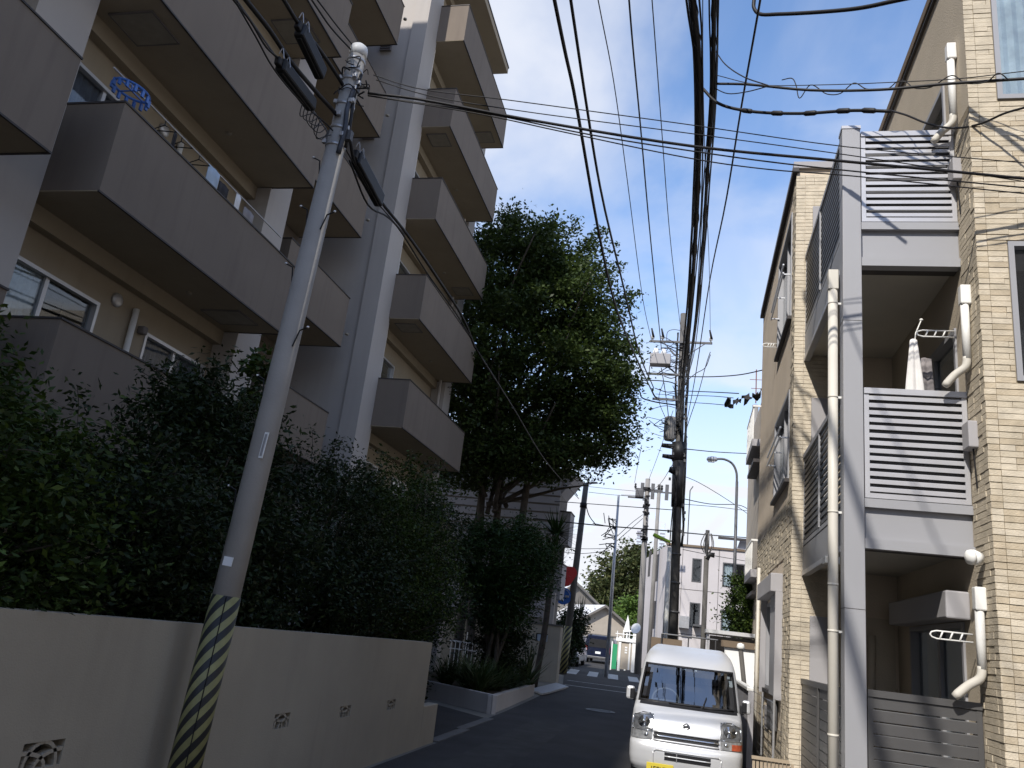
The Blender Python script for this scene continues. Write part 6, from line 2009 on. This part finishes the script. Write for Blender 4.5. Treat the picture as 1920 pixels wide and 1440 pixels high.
# ================================================================ CABLES
WIRES = [
 ('a', 0.025, [(-1.97,2.79,9.19),(-1.93,7.79,9.0),(-1.92,8.69,8.97),(-1.91,9.45,8.97),(-1.89,12.72,8.67),(-1.86,15.84,8.61),(-1.81,21.68,9.45),(-1.74,29.8,10.92)]),
 ('b', 0.021, [(-1.81,3.05,9.79),(-1.78,8.02,9.2),(-1.77,9.84,8.98),(-1.76,11.79,8.85),(-1.74,16.65,9.22),(-1.71,21.85,9.6),(-1.67,29.8,11.03)]),
 ('c', 0.011, [(-2.0,6.1,11.3),(-1.98,11.05,12.0),(-1.96,13.57,12.36),(-1.94,17.15,12.39),(-1.9,24.23,12.29),(-1.87,29.8,12.93)]),
 ('d', 0.016, [(-1.36,5.55,11.65),(-1.39,10.55,11.5),(-1.39,11.49,11.47),(-1.4,13.96,11.62),(-1.42,17.85,11.78),(-1.45,22.67,12.14),(-1.48,29.8,12.62)]),
 ('e', 0.011, [(-1.15,6.12,11.79),(-1.08,11.12,12.0),(-1.04,14.73,12.16),(-0.97,19.61,12.29),(-0.83,29.8,13.68)]),
 ('h', 0.012, [(0.54,1.6,7.2),(0.38,6.58,7.6),(0.32,8.23,7.73),(0.25,10.4,7.82),(0.11,14.46,8.49),(-0.08,20.3,8.66),(-0.4,29.8,9.59)]),
 ('i', 0.009, [(-0.4,6.36,13.33),(-0.25,11.18,12.0),(-0.21,12.36,11.68),(-0.11,15.58,11.79),(0.13,23.23,12.97),(0.34,29.8,13.11)]),
 ('x1', 0.013, [(-3.1,5.84,6.24),(-2.66,5.93,6.23),(-1.58,6.15,6.12),(-0.13,6.44,6.01),(1.06,6.67,6.0),(2.07,6.87,6.0),(2.71,7.0,6.0),(3.69,7.2,6.0)]),
 ('x2', 0.005, [(-3.1,5.88,6.47),(-2.69,5.96,6.37),(-1.85,6.12,6.33),(-0.26,6.42,6.24),(1.2,6.71,6.16),(2.72,7.0,6.16),(3.7,7.19,6.16)]),
 ('x3', 0.005, [(-3.1,5.95,6.47),(-2.61,6.04,6.35),(-1.86,6.17,6.27),(-0.11,6.49,6.17),(1.2,6.73,6.09),(2.71,7.0,5.97),(3.69,7.18,5.89)]),
 ('x4', 0.007, [(-3.1,5.85,6.22),(-2.07,6.06,6.16),(-1.05,6.26,6.03),(-0.1,6.45,5.96),(0.5,6.57,5.93),(1.2,6.7,5.91),(2.7,7.0,5.91),(3.68,7.19,5.91)]),
 ('x5', 0.006, [(-3.1,5.85,6.22),(-2.07,6.06,6.14),(-1.29,6.21,6.03),(-0.1,6.45,5.88),(0.51,6.57,5.85),(1.2,6.7,5.86),(2.7,7.0,5.85),(3.68,7.19,5.85)]),
 ('r1', 0.014, [(0.02,8.0,7.88),(0.35,7.86,7.75),(0.99,7.6,7.45),(1.62,7.35,7.24),(2.18,7.12,7.11),(2.73,6.9,6.97),(4.09,6.35,6.63)]),
 ('r1b', 0.005, [(0.01,8.0,8.0),(0.47,7.82,7.71),(1.09,7.56,7.48),(1.8,7.28,7.27),(2.27,7.09,7.14),(2.74,6.9,7.05),(4.11,6.35,6.77)]),
 ('r2', 0.017, [(-0.13,8.0,7.83),(0.05,7.89,7.54),(0.36,7.69,7.28),(0.86,7.37,7.0),(1.32,7.08,6.81),(1.61,6.9,6.66)]),
 ('r2b', 0.011, [(1.86,8.0,7.46),(1.98,7.85,7.29),(2.13,7.65,7.04),(2.3,7.43,6.83),(2.47,7.22,6.73),(2.6,7.05,6.71),(2.71,6.9,6.66),(3.59,5.76,6.22)]),
 ('r3', 0.022, [(0.41,8.0,9.03),(0.41,8.0,8.92),(0.47,7.95,8.78),(0.67,7.78,8.61),(1.17,7.36,8.24),(1.43,7.13,8.06),(1.7,6.9,7.92),(2.76,6.0,7.36)]),
 ('r4', 0.007, [(0.0,8.0,8.33),(0.11,7.76,7.95),(0.3,7.35,7.45),(0.51,6.9,6.99)]),
 ('r5', 0.006, [(0.01,8.0,7.82),(0.15,7.68,7.5),(0.33,7.29,7.22),(0.51,6.9,6.98)]),
 ('sp', 0.006, [(0.74,8.0,7.9),(0.84,7.94,7.87),(0.88,7.91,7.76),(0.92,7.89,7.57),(1.02,7.83,7.69),(1.18,7.74,7.5),(1.3,7.67,7.45),(1.42,7.6,7.52),(1.53,7.53,7.39),(1.71,7.43,7.31),(1.79,7.39,7.36),(1.85,7.34,7.32),(1.92,7.3,7.21),(2.05,7.23,7.16),(2.21,7.13,7.21),(2.31,7.08,7.08),(2.46,6.99,7.02),(2.54,6.94,7.07),(2.61,6.9,6.96)]),
 ('s1', 0.016, [(-3.15,2.38,5.95),(-3.15,4.38,5.96),(-3.15,4.63,5.96),(-3.15,5.0,6.02),(-3.15,5.43,6.04),(-3.15,5.68,6.03)]),
 ('s2', 0.018, [(-3.15,1.99,5.41),(-3.15,3.99,5.59),(-3.15,4.3,5.62),(-3.15,4.64,5.62),(-3.15,5.05,5.67),(-3.15,5.56,5.74),(-3.15,5.78,5.7)]),
 ('s3', 0.008, [(-3.15,1.87,5.3),(-3.15,3.86,5.48),(-3.15,4.08,5.5),(-3.15,4.32,5.48),(-3.15,4.51,5.53)]),
 ('s4', 0.007, [(-3.15,1.89,5.76),(-3.15,3.87,5.49),(-3.15,4.18,5.45),(-3.15,4.43,5.41),(-3.15,4.85,5.44),(-3.15,5.52,5.58),(-3.15,5.88,5.56),(-3.15,6.45,5.5),(-3.15,6.73,5.53),(-3.15,7.36,5.59)]),
 ('s5', 0.008, [(-3.15,2.75,6.04),(-3.15,4.73,6.28),(-3.15,5.08,6.32),(-3.15,5.5,6.43)]),
 ('s6', 0.007, [(-3.15,2.84,5.97),(-3.15,4.81,6.35),(-3.15,5.15,6.41),(-3.15,5.52,6.49)]),
 ('s7', 0.016, [(-3.15,5.78,5.7),(-3.15,5.94,5.57),(-3.15,6.63,5.57),(-3.15,7.35,5.62),(-3.15,8.53,5.64),(-3.15,9.82,5.61),(-3.15,10.48,5.47)]),
 ('s8', 0.01, [(-3.15,5.84,5.53),(-3.15,6.36,5.38),(-3.15,6.81,5.51),(-3.15,7.12,5.56),(-3.15,8.15,5.53),(-3.15,9.3,5.55),(-3.15,10.4,5.52)]),
 ('s9', 0.014, [(-3.15,10.48,5.47),(-3.41,14.27,5.69),(-3.81,20.19,5.97),(-4.74,34.0,7.27)]),
 ('m1', 0.018, [(-0.62,29.8,11.55),(0.51,27.2,10.74),(1.3,25.39,10.25),(1.9,24.0,9.97)]),
 ('m2', 0.016, [(-0.59,29.8,10.98),(0.51,26.17,9.86),(1.17,24.0,9.18)]),
 ('m3', 0.012, [(-0.58,29.8,10.81),(0.51,25.84,9.62),(1.02,24.0,9.03)]),
 ('m4', 0.012, [(-0.57,29.8,10.54),(0.36,26.08,9.43),(0.87,24.0,8.79)]),
 ('m5', 0.018, [(-0.38,29.8,8.74),(0.75,33.02,9.46),(2.49,38.0,10.65)]),
 ('m6', 0.012, [(-0.52,29.8,7.76),(0.17,31.07,7.77),(2.18,34.82,7.37),(2.82,36.0,7.08)]),
 ('m7', 0.016, [(-0.38,29.8,6.89),(0.62,32.54,7.24),(2.05,36.46,7.94),(2.61,38.0,7.96)]),
 ('m8', 0.012, [(-0.37,29.8,6.69),(0.85,33.28,7.27),(2.5,38.0,7.99)]),
 ('m9', 0.022, [(-0.65,29.8,5.67),(0.7,34.13,6.24),(2.54,40.0,7.05)]),
 ('m10', 0.012, [(-0.28,29.8,5.07),(0.91,32.64,5.26),(2.32,36.0,5.53)]),
 ('n1', 0.022, [(-5.83,30.0,5.73),(-4.0,30.0,5.69),(-2.62,30.0,5.69),(-0.66,30.0,5.71)]),
 ('n2', 0.014, [(-5.25,31.0,6.6),(-2.92,30.49,6.54),(-0.7,30.0,6.48)]),
 ('n3', 0.012, [(-5.19,33.0,5.09),(-4.48,34.29,5.22),(-3.54,36.0,5.52)]),
 ('n4', 0.012, [(-5.17,33.0,4.88),(-4.46,34.29,5.02),(-3.53,36.0,5.41)]),
 ('n5', 0.014, [(-3.32,36.0,5.73),(-2.82,39.6,6.98),(-2.48,42.0,7.83)]),
 ('n6', 0.014, [(-3.33,36.0,5.91),(-2.83,39.58,7.23),(-2.49,42.0,8.02)]),
 ('n7', 0.011, [(-0.8,30.0,8.19),(-1.36,34.5,8.32),(-2.3,42.0,9.15)]),
 ('n8', 0.011, [(-3.02,42.0,9.65),(-2.33,33.92,9.16),(-1.99,30.0,8.82)]),
 ('n9', 0.011, [(-2.29,42.0,9.9),(-1.62,36.2,9.97),(-0.91,30.0,10.24)]),
 ('n10', 0.01, [(-4.45,34.0,7.82),(-3.7,37.95,8.5),(-2.93,42.0,9.21)]),
 ('n11', 0.01, [(-4.34,34.0,7.58),(-3.66,37.79,8.2),(-2.91,42.0,8.93)]),
 ('n12', 0.012, [(-3.31,38.0,8.26),(-2.83,40.03,8.64),(-2.37,42.0,8.97)]),
 ('n13', 0.02, [(-5.95,33.0,8.24),(-5.28,33.58,7.95),(-4.8,34.0,7.38)]),
 ('n14', 0.02, [(-4.47,34.0,7.22),(-4.21,33.62,6.57),(-3.79,33.0,6.08)]),
 ('t1', 0.03, [(-1.74,29.8,10.92),(-1.57,29.83,10.68),(-1.07,29.93,10.67),(-0.67,30.0,10.63)]),
 ('t2', 0.025, [(-2.18,29.8,10.85),(-2.11,29.81,10.65),(-1.72,29.86,10.53),(-0.76,30.0,10.46)]),
 ('t3', 0.02, [(-2.11,29.8,11.33),(-1.41,29.9,11.37),(-0.97,29.97,11.33),(-0.76,30.0,11.2)]),
 ('t4', 0.018, [(-2.81,29.5,11.37),(-2.5,29.62,11.2),(-2.0,29.8,11.23)]),
 ('t5', 0.014, [(-3.04,28.5,10.24),(-2.52,29.24,10.45),(-2.12,29.8,10.58)]),
 ('t6', 0.012, [(-1.32,30.0,11.39),(-1.47,30.0,10.67),(-1.12,30.0,9.81),(-1.07,30.0,9.6)]),
 ('t7', 0.016, [(-1.44,29.8,11.86),(-1.3,29.83,11.23),(-1.1,29.88,10.2),(-1.03,29.9,9.68)]),
 ('t8', 0.014, [(0.37,29.8,12.48),(0.19,29.84,11.95),(-0.13,29.93,11.75),(-0.42,30.0,11.5)]),
 ('t9', 0.014, [(0.36,29.8,12.59),(0.24,29.82,12.15),(0.0,29.85,10.98),(-0.25,29.88,10.04),(-0.41,29.9,9.41)]),
 ('t10', 0.012, [(-1.31,30.0,13.03),(-1.29,30.0,13.43),(-1.09,30.0,13.53),(-0.8,30.0,13.5)]),
 ('t11', 0.012, [(-1.37,29.8,12.4),(-1.17,29.87,12.77),(-1.0,29.93,12.9),(-0.78,30.0,12.61)]),
 ('f', 0.031, [(-0.6,1.03,7.01),(-0.22,6.01,7.24),(-0.17,6.67,7.27),(-0.14,7.65,7.32),(-0.14,9.45,7.42),(-0.16,11.12,7.53),(-0.21,13.74,7.73),(-0.34,18.48,8.16),(-0.68,30.04,9.64)]),
 ('f2', 0.018, [(-0.59,1.15,7.01),(-0.25,6.13,7.35),(-0.22,6.57,7.38),(-0.19,7.42,7.42),(-0.18,9.38,7.54),(-0.22,11.4,7.68),(-0.28,14.12,7.89),(-0.44,19.13,8.38),(-0.77,30.02,9.83)]),
 ('g', 0.024, [(-0.16,1.54,7.35),(-0.04,6.53,7.71),(-0.02,7.36,7.77),(-0.01,8.38,7.86),(-0.03,10.15,8.02),(-0.05,12.53,8.27),(-0.12,16.78,8.81),(-0.24,21.59,9.57),(-0.48,29.62,11.16)]),
 ('g2', 0.012, [(-0.21,1.63,7.37),(-0.01,6.61,7.78),(0.01,7.1,7.82),(0.03,8.52,7.95),(0.01,10.35,8.14),(-0.02,12.84,8.43),(-0.07,17.4,9.07),(-0.18,22.79,10.01),(-0.37,27.99,11.08)]),
]
WL = {
 'a': 'thickest overhead cable, leftmost of those running up the street', 'b': 'second thick overhead cable from the left along the street',
 'c': 'thin overhead line ending at the left insulator of the main pole', 'd': 'sheathed overhead line third from the right of the bare ones, ending above the switch box',
 'e': 'thin overhead line ending at the top of the main pole', 'f': 'heavy black cable bundle sweeping to the main pole', 'f2': 'slim cable hugging the left of the heavy bundle',
 'g': 'second heavy cable just right of the heavy bundle', 'g2': 'slim cable hugging the right of the second heavy cable', 'h': 'slanting cable that crosses right of the bundles to the main pole',
 'i': 'thin overhead line ending at the right insulator of the main pole',
 'x1': 'thick service cable from the near pole top across to the tan house', 'x2': 'highest hair thin wire from near pole across to the tan house', 'x3': 'second highest hair thin wire from near pole to tan house',
 'x4': 'thin wire just below the thick cross street service cable', 'x5': 'lowest thin wire crossing the street to the tan house',
 'r1': 'service cable wound by a loose spiral wire in front of the tan house', 'r2': 'taped black service cable leaving the bundles to the right', 'r3': 'thick black cable loop at the top edge of the sky',
 's1': 'cable from the upper splice box to the near pole', 's2': 'cable carrying the lower splice box to the near pole', 's3': 'short cable ending at the lower splice box tip', 's4': 'slack thin cable passing under all splice boxes',
 's5': 'left of two thin wires running to the near pole cap', 's6': 'right of two thin wires running to the near pole cap', 's7': 'cable from the near pole bracket past the right block balconies', 's8': 'sagging cable looped below the right splice box', 's9': 'cable from beside the balconies down to the far striped pole',
 'm1': 'highest cable from the main pole to the neighbour house', 'm2': 'upper of three wires from main pole to the torn netting', 'm3': 'middle of three wires from main pole to the torn netting', 'm4': 'lowest of three wires from main pole to the torn netting',
 'm5': 'cable from the main pole sleeve to the pole by the tan house', 'm6': 'steeply falling cable from main pole behind the street lamp', 'm7': 'cable below the street lamp head to the right pole', 'm8': 'thin wire just under the cable below the street lamp',
 'm9': 'thick low cable over the pinkish building roof', 'm10': 'thin wire sloping over the face of the pinkish building',
 'n1': 'thick low cable from boarded building to main pole', 'n2': 'thin cable above the thick low one left of the main pole', 'n3': 'upper of two fine wires left of the thin metal pole', 'n4': 'lower of two fine wires left of the thin metal pole',
 'n5': 'lower of two wires rising to the far grey pole', 'n6': 'upper of two wires rising to the far grey pole', 'n7': 'wire from the main pole sleeve falling to the far pole', 'n8': 'wire rising from the far caged box', 'n9': 'wire rising from the far pole top toward the transformer',
 'n10': 'upper hair wire from the striped pole to the far pole', 'n11': 'lower hair wire from the striped pole to the far pole', 'n12': 'short level wire at the far caged box', 'n13': 'dark cable from tree edge to the striped pole top', 'n14': 'short loop hanging right of the striped pole',
}
cab = {}
for nme, r_, pts in WIRES:
    if nme[0] == 't':
        continue
    mb = MB()
    P_ = spline(pts, 5 if nme != 'sp' else 6)
    mb.tube(P_, r_, 8 if r_ > 0.012 else 5)
    if nme in ('f', 'g'):
        # lashing wire and ties wound round the bundle
        for k in range(2):
            q = []
            for i, p in enumerate(P_):
                a = i * 1.1 + k * 3
                q.append(p + Vector((math.cos(a), 0.2 * math.sin(a), math.sin(a))) * (r_ * 1.15))
            mb.tube(spline(q, 2), r_ * 0.2, 5)
        for (dx, dz, rr) in ((r_ * 1.5, -r_ * 0.6, 0.3), (-r_ * 1.5, r_ * 0.4, 0.36)):
            mb.tube([p + Vector((dx * (1 + 0.25 * math.sin(i * 0.35)), 0, dz)) for i, p in enumerate(P_)], r_ * rr, 6)
    if nme in ('sp', 'r1b', 'r2b', 'r4', 'r5'):
        par = cab['r2' if nme == 'r2b' else 'r1']
        mb.build({'sp': 'spiral_wire', 'r1b': 'support_wire', 'r2b': 'slack_end', 'r4': 'tap_wire', 'r5': 'tap_wire'}[nme], M['cable'], par, True)
        continue
    cab[nme] = single('overhead_cable', mb, M['cable'], WL[nme], 'cable', None, True)
# tape lumps on the service cable
pts = [w for w in WIRES if w[0] == 'r2'][0][2]
q = MB()
P_ = spline(pts, 5)
for i in range(10, len(P_) - 1, 3):
    d = (P_[i + 1] - P_[i]).normalized()
    q.tube([P_[i] - d * 0.07, P_[i] - d * 0.05, P_[i] + d * 0.05, P_[i] + d * 0.07], [0.018, 0.026, 0.026, 0.018], 8)
q.build('tape', M['cable'], cab['r2'], True)
for nme, r_, pts in WIRES:
    if nme[0] == 't':
        MB().tube(spline(pts, 5), r_, 6).build('pole_wire', M['cable'], mp_, True)
